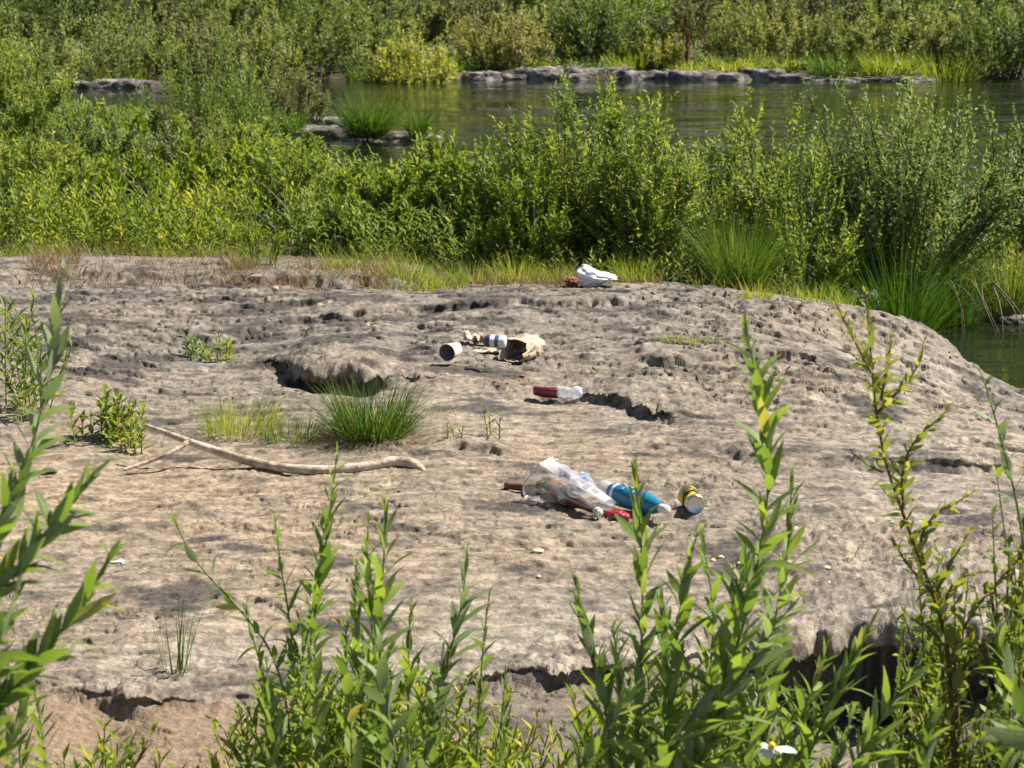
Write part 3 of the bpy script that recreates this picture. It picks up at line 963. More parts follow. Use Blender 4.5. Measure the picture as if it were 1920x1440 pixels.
# ------------------------------------------------------------------ near side thicket (left)
row_far = [
    ('big rounded green willow bush between the inlet and the islet', 375, 30, 92, 250, 'willow', .42, 1.6),
    ('spreading grey-green bush at the left edge below the inlet', 20, 32, 100, 150, 'grey_willow', .55, 1.4),
    ('willow bush directly below the blue inlet water', 200, 27, 236, 200, 'willow', .55, 1.1),
    ('dark willow bush whose top hides the left end of the islet', 450, 26, 180, 170, 'willow', .38, 1.2),
    ('bright willow bush at left edge of the thicket above the tall herbs', 20, 24, 195, 170, 'willow', .62, 1.3),
    ('brownish dull bush in the middle of the left thicket', 340, 20.5, 240, 210, 'brown_far', .58, 1.2),
    ('grey-green willow bush left of the brownish bush', 170, 21, 250, 200, 'grey_willow', .6, 1.2),
    ('green willow bush right of the brownish bush below the islet', 520, 20, 300, 170, 'willow', .58, 1.1),
    ('tall bright willow bush at the left edge of the thicket, behind the inlet bush', 10, 28, 75, 200, 'willow', .7, 1.2),
    ('wide light green willow bush left of the large rounded one', 300, 25, 240, 200, 'herb', .5, 1.2),
    ('light green willow bush just left of the islet', 430, 22.5, 250, 170, 'willow', .72, 1.3),
    ('bright willow bush in the middle of the left thicket front', 400, 18.5, 300, 200, 'herb', .5, 1.2),
    ('broad pale willow bush in the thicket front near the left edge', 90, 18.8, 285, 230, 'willow', .72, 1.3),
    ('green willow bush in the thicket front between the pale one and the brownish one', 240, 17.8, 318, 170, 'herb', .42, 1.1),
    ('green willow bush left of the channel, below the dark rock slab', 600, 17.6, 300, 190, 'willow', .66, 1.4),
    ('leafy willow bush between the channel and the big central bush', 760, 16.9, 308, 210, 'willow', .68, 1.6),
    ('low bright willow bush behind the right end of the back rock layer', 690, 16.0, 345, 190, 'herb', .5, 1.3),
    ('bright willow bush tucked against the left of the big central bush', 885, 16.2, 305, 150, 'herb', .48, 1.3),
]
for i, (lb, px, D, top, w, m, tone, dn) in enumerate(row_far):
    shrub(lb, px, D, top - 26, w * 1.3, m, seed=60 + i, group='bushes of the left thicket', dens=dn * 1.8, shoots=13, leaves=15, L=.075, W=.022, tone=tone, low=.05)
g = R(77)
k = 0
for D, y0, y1, x0, x1, st, tn in [(22.5, 250, 290, -40, 470, 105, .52), (19.5, 285, 330, -40, 560, 90, .55), (17.8, 315, 350, -30, 640, 82, .58), (16.7, 345, 385, -20, 620, 74, .62)]:
    for px in np.arange(x0, x1, st):
        herb('tall yellow-green leafy herb clump in the dense left thicket', px + g.randint(-18, 18), D + g.normal(0, .25), y0 - 18 + g.rand() * (y1 - y0) + g.normal(0, 22), st * 1.7, n=24, seed=k, group='herb clumps of the left thicket', tone=tn + g.normal(-.08, .10), L=.095 * g.uniform(.75, 1.15), W=.021, lpm=44)
        k += 1
for i, (px, D, top, w, tn, lb) in enumerate([
    (590, 17.2, 315, 150, .5, 'tall herb clump right below the islet, at the right of the left thicket'),
    (700, 17.0, 292, 170, .55, 'leafy willow herb clump standing before the channel water'),
    (800, 16.6, 300, 150, .5, 'leafy herb clump left of the big central bush'),
    (640, 15.9, 350, 160, .52, 'deep green herb clump behind the back rock layer'),
    (760, 15.6, 360, 170, .5, 'green herb clump above the gravel foot of the back rock'),
    (860, 15.4, 340, 140, .46, 'herb clump touching the left side of the big central bush'),
    (330, 16.2, 390, 130, .62, 'yellowish herb clump above the raised back rock layer'),
    (120, 16.3, 395, 150, .62, 'yellow-green herb clump with dry leaves at the left back')]):
    herb(lb, px, D, top, w, n=34, seed=300 + i, tone=tn, L=.08, W=.017, lpm=52, m='herb' if tn > .6 else 'willow')

# ------------------------------------------------------------------ big bushes behind the rock
shrub('big bright green willow bush in the middle behind the rock', 1070, 15.6, 178, 370, 'willow', seed=1, dens=4.2, shoots=17, leaves=18, L=.058, W=.019, tone=.62, low=.04, spiky=1.3, depth=1.3)
shrub('shorter bright willow bush in front of the big central one, left side', 985, 14.9, 305, 200, 'herb', seed=2, dens=2.2, shoots=13, leaves=16, L=.055, W=.017, tone=.42, low=.05)
shrub('dark-based green bush right of the big central bush', 1215, 15.0, 215, 240, 'willow', seed=3, dens=2.6, shoots=14, leaves=16, L=.055, W=.018, tone=.62, low=.2)
shrub('light green bush behind the pale grass tuft', 1385, 15.5, 222, 300, 'willow', seed=4, dens=2.6, shoots=14, leaves=16, L=.055, W=.018, tone=.68, low=.05)
shrub('large grey-green willow bush at the right with dark trunk base', 1700, 15.5, 145, 480, 'grey_willow', seed=5, dens=5.2, shoots=17, leaves=18, L=.052, W=.018, tone=.66, low=.16, spiky=1.3, depth=1.5, rootw=.12)
shrub('green bush between the pale grass and the large right bush', 1510, 14.9, 262, 240, 'willow', seed=6, dens=2.4, shoots=13, leaves=16, L=.055, W=.017, tone=.6, low=.08)
shrub('grey-green willow bush cut by the right edge behind the pool', 1925, 16.6, 215, 190, 'grey_willow', seed=7, dens=2.4, shoots=13, leaves=16, L=.055, W=.019, tone=.62, low=.1)
tk = Tubes()
sedge('tall fine pale green grass tuft at the far edge of the rock', 1390, 14.25, 380, 250, n=900, seed=10, tone=.6, bw=.0045, bend=.7, root=.16)
sedge('dark arching sedge tuft hanging over the pool bank', 1700, 14.65, 415, 280, n=800, seed=11, tone=.33, bw=.007, bend=1.15, root=.12)
sedge('second dark sedge tuft right of the arching one on the pool bank', 1800, 15.05, 470, 170, n=420, seed=12, tone=.42, bw=.006, bend=1.0)
sedge('bright green grass tuft at the right edge above the pool', 1900, 15.3, 430, 180, n=520, seed=13, tone=.78, bw=.006, bend=.8)
sedge('green grass tuft between the pale tuft and the dark sedge', 1545, 14.6, 480, 130, n=340, seed=14, tone=.62, bw=.0045)
for i, (px, D, top, w, tn, lb) in enumerate([
    (905, 14.9, 420, 130, .55, 'low herb clump at the left foot of the central bush'),
    (1010, 14.8, 440, 150, .72, 'yellowish low herb clump before the central bush'),
    (1120, 14.7, 430, 140, .6, 'low herb clump behind the crumpled white bag'),
    (1230, 14.7, 420, 130, .5, 'shaded herb clump left of the pale grass tuft'),
    (1490, 14.7, 440, 130, .55, 'low herb clump right of the pale grass tuft'),
    (1880, 15.6, 400, 150, .66, 'bright herb clump at the right edge under the grey-green bush')]):
    herb(lb, px, D, top, w, n=26, seed=340 + i, tone=tn, L=.06, W=.013, lpm=55, m='herb' if tn > .6 else 'willow')
shrub('green sprouting shrub stem in front of the left back rock layer', 480, 14.7, 385, 110, 'herb', seed=71, stems=7, shoots=9, leaves=10, L=.05, W=.012, tone=.5, low=.1)

gd = R(314)
for px, D, top, wd, lb in [(1150, 15.7, 205, 160, 'bare grey dead stems sticking out of the big central bush'), (1640, 15.3, 260, 190, 'bare brown dead stems at the shaded left side of the large right bush'),
                           (300, 17.3, 300, 150, 'bare dry stems in the yellowish part of the left thicket'), (1255, 15.3, 330, 120, 'bare dead stems in the dark gap right of the central bush'), (560, 16.6, 330, 120, 'dry bare stalks at the right of the left thicket')]:
    x, z, h = place(px, D, top)
    o = empty('dead_stems', (x, D, z), lb, 'dead shrub')
    for i in range(9):
        tb = Tubes()
        b = np.array([gd.normal(0, .06), gd.normal(0, .05), -.03])
        tp = np.array([gd.normal(0, .5) * wd * D / F_PX, gd.normal(0, .2), h * gd.uniform(.55, 1.0)])
        tb.tube(bez(b, (b + tp) / 2 + gd.normal(0, .06, 3) + np.array([0, 0, .1 * h]), tp, np.linspace(0, 1, 7)), np.linspace(.008, .002, 7), 5)
        tb.build('stem', M['dead_wood'], o)

# ------------------------------------------------------------------ grass that nobody could count
grass_patch('dry_grass', [(40, 740, 500, 545, 1500), (60, 150, 470, 525, 500), (410, 480, 470, 540, 350), (560, 740, 505, 545, 600), (700, 1080, 495, 555, 1300), (1000, 1240, 505, 530, 400), (0, 400, 445, 470, 500)], 'dry', h=.13, bw=.004, tone=.5, seed=1)
grass_patch('green_grass', [(0, 750, 440, 475, 1500), (600, 1100, 470, 535, 1000), (720, 880, 520, 560, 300), (1080, 1240, 490, 530, 250), (1300, 1480, 495, 535, 300), (1480, 1600, 520, 570, 400), (430, 520, 470, 520, 160)], 'herb', h=.19, bw=.0045, tone=.55, seed=2, tv=.24)
grass_patch('sparse_grass', [(300, 560, 760, 815, 60), (820, 980, 770, 840, 26), (860, 1000, 690, 745, 14), (1040, 1120, 705, 730, 16), (200, 330, 600, 700, 30), (440, 620, 640, 700, 16)], 'herb', h=.09, bw=.003, tone=.6, seed=3)



def undergrowth(name, m, spots, seed, L=.08, W=.022, tone=.5, tv=.18):
    """ground cover nobody could count: spots = (x0, x1, y0, y1, count, height) in metres"""
    g_ = R(seed)
    lv_ = Leaves()
    for x0, x1, y0, y1, n_, hh in spots:
        x_, y_ = x0 + g_.rand(n_) * (x1 - x0), y0 + g_.rand(n_) * (y1 - y0)
        z_ = np.where(y_ < 16.9, H(x_, y_, False), coarse(x_, y_))
        ok = (z_ > WATER_Z + .03)
        x_, y_, z_ = x_[ok], y_[ok], z_[ok]
        n_ = len(x_)
        hh_ = hh * (.55 + .6 * np.clip(.5 + .8 * fbm(x_ * 1.4, y_ * 1.4, 3, seed), 0, 1)) * g_.rand(n_) ** .7
        P_ = np.stack([x_, y_, z_ + hh_], 1)
        a_, e_ = g_.rand(n_) * 6.283, g_.normal(.65, .45, n_)
        D_ = np.stack([np.cos(a_) * np.cos(e_), np.sin(a_) * np.cos(e_), np.sin(e_)], 1)
        sc = np.clip(y_ / 18, .8, 2.2)
        lv_.leaf(P_, D_, np.array([0, 0, 1.0]) + g_.normal(0, .5, (n_, 3)), L * sc * (.6 + .8 * g_.rand(n_)), W * sc * (.7 + .6 * g_.rand(n_)), tone + .25 * fbm(x_ * .8, y_ * .8, 2, seed + 5) + g_.normal(0, tv, n_))
    return lv_.build(name, M[m], None, 'stuff')


undergrowth('undergrowth', 'willow', [(-7, -.6, 16.0, 19, 6000, .35), (-8, -1.2, 19, 23, 7000, .38), (-9.5, -2.6, 23, 30, 9000, .3), (-11, -4.5, 30, 37, 5000, .2), (-1.5, 1.5, 15.3, 17.5, 5000, .35), (1.2, 5, 15.1, 17.8, 6000, .3)], 801)
undergrowth('undergrowth', 'far', [(-15, 15, 46.8, 49, 6000, .18), (-17, 17, 48, 56, 8000, .25), (-20, 20, 55, 66, 8000, .4)], 802, L=.07, W=.026, tone=.55)

# tufts on the rock
sedge('dark green sedge tuft standing on the rock behind the driftwood', 690, 9.15, 690, 350, n=950, seed=21, tone=.42, tvar=.30, bw=.0038, bend=.9, root=.18, dead=.5)
sedge('wispy yellow-green grass tuft left of the dark sedge, behind the driftwood', 440, 9.35, 720, 230, n=380, seed=22, tone=.74, tvar=.14, bw=.003, bend=.8, root=.3, lean=(.5, 0), m='herb')
sedge('thin leaning grass joining the dark sedge on its left', 545, 9.2, 750, 190, n=280, seed=23, tone=.66, bw=.003, bend=.9, root=.3, lean=(.5, 0))
for i, (px, D, top, w, n_, tn, lb) in enumerate([
    (760, 14.0, 478, 120, 260, .66, 'green grass clump spilling onto the rock rim, leftmost of the spilling clumps'), (822, 13.75, 500, 90, 180, .7, 'small bright grass clump spilling onto the rock below the leafy herbs'),
    (885, 13.9, 485, 100, 220, .6, 'grass clump on the rock rim left of the central bush'), (965, 14.1, 468, 130, 280, .72, 'wide yellow-green grass clump on the rim in front of the central bush'),
    (1045, 14.2, 485, 90, 160, .78, 'yellow grass clump on the rim just left of the white bag'), (1190, 14.3, 470, 110, 240, .6, 'grass clump on the rim right of the white bag'),
    (640, 14.3, 470, 110, 200, .66, 'thin grass clump on the back rock layer'), (445, 14.3, 470, 70, 150, .8, 'straw coloured grass stalks on the back rock layer'), (110, 14.6, 470, 110, 200, .82, 'straw coloured grass at the left end of the back rock layer')]):
    sedge(lb, px, D, top, w, n=n_, seed=700 + i, tone=tn, tvar=.2, bw=.005, bend=.6, root=.3, dead=.35, m='dry' if 'straw' in lb else 'herb', group='grass clumps along the rock rim')
sedge('low flat grass patch on the right part of the rock', 1295, 11.35, 618, 140, n=230, seed=24, tone=.72, bw=.004, bend=.8, root=.42, depth=.4, m='herb')
sedge('small yellow grass tuft near the far right rim of the rock', 1425, 12.9, 522, 85, n=150, seed=25, tone=.82, bw=.005, bend=.7, root=.3, m='herb')
sedge('dark grass hummock in the gap of the front ledge at left', 395, 6.1, 1280, 170, n=420, seed=26, tone=.36, bw=.0035, bend=1.25, root=.3)
sedge('thin upright rush stems beside the front ledge', 305, 6.05, 1090, 130, n=22, seed=27, tone=.35, bw=.004, bend=.12, root=.2, dead=0)
herb('small pale leafy weed on the rock, upper left', 360, 11.3, 612, 60, n=7, seed=401, tone=.55, L=.06, W=.018, m='grey_willow', lpm=60, name='weed', cat='weed', depth=.2)
herb('small bright leafy weed beside the pale one on the rock', 402, 11.25, 606, 60, n=8, seed=402, tone=.6, L=.055, W=.016, m='herb', lpm=60, name='weed', cat='weed', depth=.2)
herb('bushy yellow-green weed left of the driftwood tip', 170, 9.2, 715, 110, n=16, seed=403, tone=.56, L=.055, W=.024, m='herb', lpm=60, name='weed', cat='weed', depth=.3)
herb('yellowish broad-leaved weed touching the driftwood tip', 235, 9.15, 750, 90, n=12, seed=404, tone=.62, L=.05, W=.024, m='herb', lpm=60, name='weed', cat='weed', depth=.3)
herb('faint wispy weed on the rock right of the dark sedge', 930, 9.15, 755, 60, n=3, seed=405, tone=.55, L=.045, W=.008, m='willow', lpm=45, name='weed', cat='weed', depth=.1)
herb('tiny wispy weed just right of the dark sedge foot', 850, 9.0, 775, 40, n=3, seed=406, tone=.55, L=.035, W=.006, m='willow', lpm=45, name='weed', cat='weed', depth=.1)
herb('leafy green bush cut by the left edge beside the rock', 10, 9.6, 500, 130, n=16, seed=407, tone=.52, L=.09, W=.017, m='willow', lpm=40, name='willow_shrub', cat='shrub', depth=.4)


# ------------------------------------------------------------------ materials of the small things
M['amber'] = simple('amber_glass', (.12, .038, .008), 0.12, 0.4, trans=0.12)
M['label_gold'] = simple('gold_green_paper', (.30, .24, .06), 0.5, noise=(60, .45, .55, (.06, .09, .03)))
M['label_orange'] = simple('orange_brown_paper', (.35, .15, .04), 0.5, noise=(45, .45, .6, (.05, .03, .025)))
M['white_plastic'] = simple('white_plastic', (.75, .72, .68), 0.35, 0.5)
M['red_foil'] = simple('red_wrapper_foil', (.42, .02, .03), 0.3, 0.6, noise=(22, .60, .66, (.75, .6, .6)), bump=(30, .5, .01))
M['teal'] = simple('teal_sleeve', (.012, .17, .30), 0.32, 0.5, noise=(14, .62, .7, (.02, .24, .4)), bump=(22, .3, .006))
M['teal_print'] = simple('pale_blue_print', (.25, .45, .58), 0.4)
M['silver'] = simple('bare_aluminium', (.75, .74, .72), 0.28, metal=1.0, bump=(30, .4, .006))
M['yellow_can'] = simple('yellow_printed_metal', (.75, .50, .02), 0.3, 0.6, noise=(16, .52, .58, (.12, .10, .03)), bump=(24, .5, .008))
M['olive_can'] = simple('olive_gold_metal', (.20, .16, .05), 0.3, 0.6, metal=.5, bump=(24, .5, .008))
M['navy_can'] = simple('navy_printed_metal', (.06, .07, .15), 0.3, 0.6, bump=(24, .4, .006))
M['paper_white'] = simple('off_white_paper', (.66, .62, .53), 0.8, 0.2, noise=(14, .4, .7, (.50, .45, .36)), bump=(20, .5, .01))
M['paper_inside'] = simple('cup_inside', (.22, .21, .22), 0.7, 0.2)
M['kraft'] = simple('kraft_paper', (.50, .40, .28), 0.85, 0.2, noise=(10, .4, .65, (.36, .27, .17)), bump=(14, .7, .012))
M['paper_outer'] = simple('stained_bag_paper', (.60, .50, .37), 0.85, 0.2, noise=(11, .42, .62, (.34, .26, .17)), bump=(16, .8, .012))
M['cream'] = simple('cream_paper', (.72, .62, .46), 0.8, 0.2, noise=(18, .45, .65, (.55, .42, .28)))
M['orange_wrap'] = simple('orange_red_wrapper', (.50, .19, .07), 0.4, 0.4, noise=(16, .42, .52, (.50, .40, .26)))
M['green_wrap'] = simple('yellow_green_wrapper', (.40, .32, .02), 0.35, 0.5, noise=(20, .47, .6, (.16, .13, .03)))
M['maroon'] = simple('maroon_sleeve', (.16, .012, .035), 0.3, 0.5, noise=(14, .6, .7, (.28, .04, .07)), bump=(22, .4, .006))
M['white_bag'] = simple('white_thin_plastic', (.80, .80, .82), 0.32, 0.5, noise=(30, .62, .66, (.25, .25, .32)), bump=(7, .35, .02))
M['driftwood'] = simple('bleached_wood', (.62, .51, .39), 0.85, 0.2, noise=(20, .42, .62, (.30, .21, .14)), bump=(45, .9, .01))
M['chip'] = simple('pale_yellow_flake', (.72, .62, .34), 0.7)
M['pink_pebble'] = simple('pale_pink_pebble', (.55, .42, .32), 0.8, noise=(8, .4, .6, (.42, .34, .28)))
M['dry_leaf'] = simple('red_brown_dry_leaf', (.34, .13, .07), 0.7, noise=(20, .4, .6, (.20, .07, .04)))
M['petal'] = simple('white_petal', (.82, .82, .78), 0.5)
M['pollen'] = simple('yellow_flower_centre', (.75, .55, .03), 0.7)


def clear_mat(name, col, alpha, streak=(6, 40), rough=.15, contrast=.35):
    m, nt, out = mat(name)
    L = nt.links.new
    tc = N(nt, 'ShaderNodeTexCoord')
    mp = N(nt, 'ShaderNodeMapping')
    mp.inputs['Scale'].default_value = (streak[0], streak[1], streak[1])
    L(tc.outputs['Object'], mp.inputs['Vector'])
    nz = N(nt, 'ShaderNodeTexNoise', Scale=1.0, Detail=3.0)
    L(mp.outputs[0], nz.inputs['Vector'])
    mr = N(nt, 'ShaderNodeMapRange', i1=.5 - contrast * .5, i2=.5 + contrast * .5, i3=max(0, alpha - .35), i4=min(1, alpha + .35))
    L(nz.outputs['Fac'], mr.inputs[0])
    p = N(nt, 'ShaderNodeBsdfPrincipled', Roughness=rough)
    p.inputs['Base Color'].default_value = (*col, 1)
    tl = N(nt, 'ShaderNodeBsdfTranslucent')
    tl.inputs['Color'].default_value = (*col, 1)
    mt = N(nt, 'ShaderNodeMixShader', i0=.4)
    L(p.outputs[0], mt.inputs[1])
    L(tl.outputs[0], mt.inputs[2])
    tr = N(nt, 'ShaderNodeBsdfTransparent')
    mx = N(nt, 'ShaderNodeMixShader')
    L(mr.outputs[0], mx.inputs[0])
    L(tr.outputs[0], mx.inputs[1])
    L(mt.outputs[0], mx.inputs[2])
    L(mx.outputs[0], out.inputs['Surface'])
    return m


M['film'] = clear_mat('clear_plastic_film', (.86, .86, .88), .12, (8, 42), .08, .34)  # white streaks in the opacity imitate reflections on the crinkled film
M['clear'] = clear_mat('clear_bottle_plastic', (.80, .80, .82), .62, (30, 30))
M['blue_clear'] = clear_mat('blue_tinted_plastic', (.45, .62, .85), .7, (30, 30))


# ------------------------------------------------------------------ small builders
def lathe(name, profile, m, parent, seg=28, crumple=0.0, freq=20, seed=0, smooth=True, offset=(0, 0, 0), squash=1.0):
    """profile (x, r) turned about the local X axis"""
    th = np.linspace(0, 2 * np.pi, seg, endpoint=False)
    V, T = [], []
    for x, r in profile:
        V += [(x + offset[0], math.cos(t) * r + offset[1], math.sin(t) * r * squash + offset[2]) for t in th]
    V = np.array(V, float)
    if crumple:
        for i, v in enumerate(V):
            q = mnoise.noise_vector(Vector((v[0] * freq, v[1] * freq + seed, v[2] * freq)))
            r = abs(mnoise.noise(Vector((v[0] * freq * .7, v[1] * freq * .7 - seed, v[2] * freq * .7)))) * 2
            V[i, 1:] *= 1 - crumple * r
            V[i] += np.array(q) * crumple * .012
    for i in range(len(profile) - 1):
        for j in range(seg):
            p, q = i * seg + j, i * seg + (j + 1) % seg
            T.append((p, p + seg, q + seg, q))
    me = np_mesh(name, V, np.array(T), smooth=smooth)
    return link(name, me, m, parent)


def lying(name, label, cat, p0, p1, r, group=None, lift=0.0):
    mid = ((p0[0] + p1[0]) / 2, (p0[1] + p1[1]) / 2)
    g0 = G(*mid, r)
    z = Hz(g0[0], g0[1]) + r + lift
    a, b = Vector(G(*p0, z)), Vector(G(*p1, z))
    x = (b - a).normalized()
    y = Vector((0, 0, 1)).cross(x).normalized()
    zz = x.cross(y)
    o = empty(name, a, label, cat, group)
    o.rotation_euler = Matrix((x, y, zz)).transposed().to_euler()
    return o, (b - a).length


def blob_obj(name, px, py, size, m, label=None, cat=None, rot=0, seed=0, amp=.25, freq=2.2, sub=4, lift=0.5, parent=None, shape=None, group=None, fold=0):
    import bmesh
    bm = bmesh.new()
    bmesh.ops.create_icosphere(bm, subdivisions=sub, radius=1)
    for v in bm.verts:
        p = v.co.copy()
        k = 1 + amp * mnoise.noise(p * freq + Vector((seed * 5.3, 0, 0))) + amp * .6 * mnoise.noise(p * freq * 2.3 + Vector((0, seed * 3.7, 0)))
        if fold:
            k -= fold * abs(mnoise.noise(p * freq * 1.6 + Vector((seed, seed, 1))))
        q = p * k
        if shape:
            q = shape(q)
        v.co = Vector((q.x * size[0] / 2, q.y * size[1] / 2, q.z * size[2] / 2))
    me = bpy.data.meshes.new(name)
    bm.to_mesh(me)
    bm.free()
    me.polygons.foreach_set('use_smooth', np.ones(len(me.polygons), bool))
    g0 = G(px, py, size[2] * lift)
    o = link(name, me, m, parent, (g0[0], g0[1], Hz(g0[0], g0[1]) + size[2] * (lift - .04)))
    o.rotation_euler = (0, 0, rot)
    if label:
        tag(o, label, cat, group)
    return o


def sheet(name, px, py, w, d, h, m, label, cat, rot=0, seed=0, freq=3.0, lift=0, group=None, n=18, thick=.0012):
    """a crumpled sheet lying on the rock"""
    u = np.linspace(-1, 1, n)
    V = []
    for a in u:
        for b in u:
            e = 1 - .18 * mnoise.noise(Vector((a * 1.5, b * 1.5, seed)))
            z = h * (.45 + .75 * mnoise.noise(Vector((a * freq * .5, b * freq * .5, seed * 1.7))) + .35 * mnoise.noise(Vector((a * freq * 1.3, b * freq * 1.3, seed + 9)))) + h * .5 * (a * a * .5 + b * b * .3) * (1 if seed % 2 else -.4)
            V.append((a * w / 2 * e + .1 * w * mnoise.noise(Vector((a * 2, b * 2, seed + 4))), b * d / 2 * e, max(.002, z)))
    i = (np.arange(n - 1)[:, None] * n + np.arange(n - 1)[None]).ravel()
    me = np_mesh(name, np.array(V), np.stack([i, i + n, i + n + 1, i + 1], 1), smooth=True)
    g0 = G(px, py, 0)
    o = link(name, me, m, loc=(g0[0], g0[1], Hz(g0[0], g0[1]) + lift))
    o.rotation_euler = (0, 0, rot)
    so = o.modifiers.new('thickness', 'SOLIDIFY')
    so.thickness = thick
    return tag(o, label, cat, group)


# ------------------------------------------------------------------ litter in front
BOT = [(0, .009), (0, .0135), (.012, .0135), (.014, .0118), (.06, .0138), (.085, .020), (.108, .0285), (.122, .0305), (.215, .031), (.226, .028), (.229, .018), (.227, .002)]
o, l = lying('beer_bottle', 'brown glass bottle with its neck pointing left out of the plastic bag', 'bottle', (947, 911), (1070, 922), .033)
k = l / .229
lathe('body', [(x * k, r * 1.05) for x, r in BOT], M['amber'], o)
lathe('neck_label', [(x * k, r * 1.05 + .0007) for x, r in [(.062, .0141), (.085, .020), (.108, .0285), (.116, .0297)]], M['label_gold'], o)
lathe('label', [(x * k, .0332) for x in (.135, .2)], M['label_gold'], o)
o, l = lying('beer_bottle', 'brown glass bottle inside the clear plastic bag with white cap showing at the right', 'bottle', (1123, 961), (1022, 910), .034)
k = l / .229
lathe('body', [(x * k, r * 1.22) for x, r in BOT], M['amber'], o)
lathe('label', [(x * k, .0389) for x in (.14, .195)], M['label_orange'], o)
lathe('cap', [(-.004, .001), (-.004, .0145), (.004, .0165), (.016, .0165), (.02, .0150)], M['white_plastic'], o)


def plastic_bag():
    a, b = Vector(G(1014, 899, .076)), Vector(G(1153, 951, .022))
    gz = Hz(a.x, a.y)
    o = empty('plastic_bag', (a.x, a.y, gz), 'clear crinkled plastic bag with grey printing, open end up at left, over brown bottles', 'bag')
    ax = (b - a)
    L_ = ax.length
    x = ax.normalized()
    side = Vector((0, 0, 1)).cross(x).normalized()
    up = x.cross(side)
    nu, nv = 34, 40
    V = []
    for i in range(nu):
        u = i / (nu - 1)
        for j in range(nv):
            t = j / nv * 2 * math.pi
            rv = (.080 * (1 - u) ** .95 + .012)
            rs = (.066 * (1 - u) ** .7 + .028)
            c, s_ = math.cos(t), math.sin(t)
            n1 = mnoise.noise(Vector((u * 3.2, c * 2.2 + 3, s_ * 2.2)))
            n2 = mnoise.noise(Vector((u * 9, c * 4.5, s_ * 4.5 + 7)))
            n3 = mnoise.noise(Vector((u * 16, c * 9, s_ * 9 + 2)))
            f = 1 + .17 * n1 + .13 * n2 * (1 - .4 * u) + .05 * n3
            sh = -.055 * (1 - u) * (-s_) * .9 if u < .3 else -.055 * (1 - u) * (-s_) * .9
            p = a + ax * u + up * (s_ * rv * f) + side * (c * rs * f) + x * sh * .6
            if i < 2:
                p += up * .006 * mnoise.noise(Vector((t * 2, 0, 5)))
            p.z = max(p.z, Hz(p.x, p.y) + .003) if s_ < 0 else p.z
            V.append(p - Vector((a.x, a.y, gz)))
    T = []
    for i in range(nu - 1):
        for j in range(nv):
            q = (j + 1) % nv
            T.append((i * nv + j, i * nv + q, (i + 1) * nv + q, (i + 1) * nv + j))
    V = np.array([tuple(v) for v in V])
    me = np_mesh('film', V, np.array(T), smooth=True)
    link('film', me, M['film'], o)
    # white doubled hem along the open end, and grey printed panels on the upper side
    rim = V[:nv].reshape(nv, 3)
    tb = Tubes()
    tb.tube(np.concatenate([rim, rim[:1]]), .0026, 5)
    tb.build('hem', M['white_plastic'], o)
    grey = simple('grey_print', (.26, .26, .29), .5)
    for (u0, u1, v0, v1) in [(.20, .27, 8, 12), (.31, .38, 10, 13), (.44, .51, 8, 11), (.56, .60, 10, 13), (.66, .72, 9, 12), (.36, .5, 1, 4), (.24, .32, 0, 3)]:
        i0, i1 = int(u0 * nu), int(u1 * nu) + 1
        P_ = V.reshape(nu, nv, 3)[i0:i1 + 1, v0:v1 + 1]
        ctr = V.reshape(nu, nv, 3)[i0:i1 + 1].mean(1, keepdims=True)
        P_ = P_ + nrm(P_ - ctr) * .0012
        r_, c_ = P_.shape[:2]
        ii = (np.arange(r_ - 1)[:, None] * c_ + np.arange(c_ - 1)[None]).ravel()
        link('printed_panel', np_mesh('printed_panel', P_.reshape(-1, 3), np.stack([ii, ii + 1, ii + c_ + 1, ii + c_], 1), smooth=True), grey, o)
    # white gathered strip along the top
    P_ = V.reshape(nu, nv, 3)[0:nu - 3, 8:15]
    ctr = V.reshape(nu, nv, 3)[0:nu - 3].mean(1, keepdims=True)
    P_ = P_ + nrm(P_ - ctr) * .0005
    r_, c_ = P_.shape[:2]
    ii = (np.arange(r_ - 1)[:, None] * c_ + np.arange(c_ - 1)[None]).ravel()
    link('white_strip', np_mesh('white_strip', P_.reshape(-1, 3), np.stack([ii, ii + 1, ii + c_ + 1, ii + c_], 1), smooth=True), M['white_bag2'], o)


M['white_bag2'] = clear_mat('white_printed_film', (.88, .87, .88), .85, (12, 30))
plastic_bag()
blob_obj('red_wrapper', 1156, 964, (.105, .05, .038), M['red_foil'], 'crushed red wrapper lying between the plastic bag and the blue bottle', 'wrapper', rot=-.35, seed=3, amp=.2, fold=.25)
o, l = lying('plastic_bottle', 'teal blue plastic bottle lying on its side with pale cap to the right', 'bottle', (1127, 917), (1253, 957), .043)
k = l / .26
lathe('base', [(0, .004), (.002, .030), (.008, .038), (.03, .041), (.048, .040), (.06, .0415)], M['clear'], o, crumple=.12, freq=22)
lathe('sleeve', [(x * k, r) for x, r in [(.052, .0418), (.10, .0425), (.13, .0408), (.165, .0425), (.19, .038), (.212, .029), (.232, .018)]], M['teal'], o, crumple=.10, freq=16, seed=4)
lathe('print_band', [(x * k, .0427) for x in (.066, .076)], M['white_plastic'], o, crumple=.05, freq=14, seed=4)
for x0, a0, a1 in ((.085, .2, .9), (.10, 1.2, 2.2), (.118, .4, 1.6), (.14, 1.9, 2.6)):
    Vp = np.array([((x0 + dx) * k, math.cos(a) * .0432, math.sin(a) * .0432) for dx in (0, .009) for a in np.linspace(a0, a1, 7)])
    ip = np.arange(6)
    link('print_mark', np_mesh('print_mark', Vp, np.stack([ip, ip + 1, ip + 8, ip + 7], 1), True), M['teal_print'], o)
lathe('cap', [(x * k, r) for x, r in [(.230, .0155), (.234, .0172), (.256, .0168), (.258, .0145), (.258, .001)]], M['white_plastic'], o)
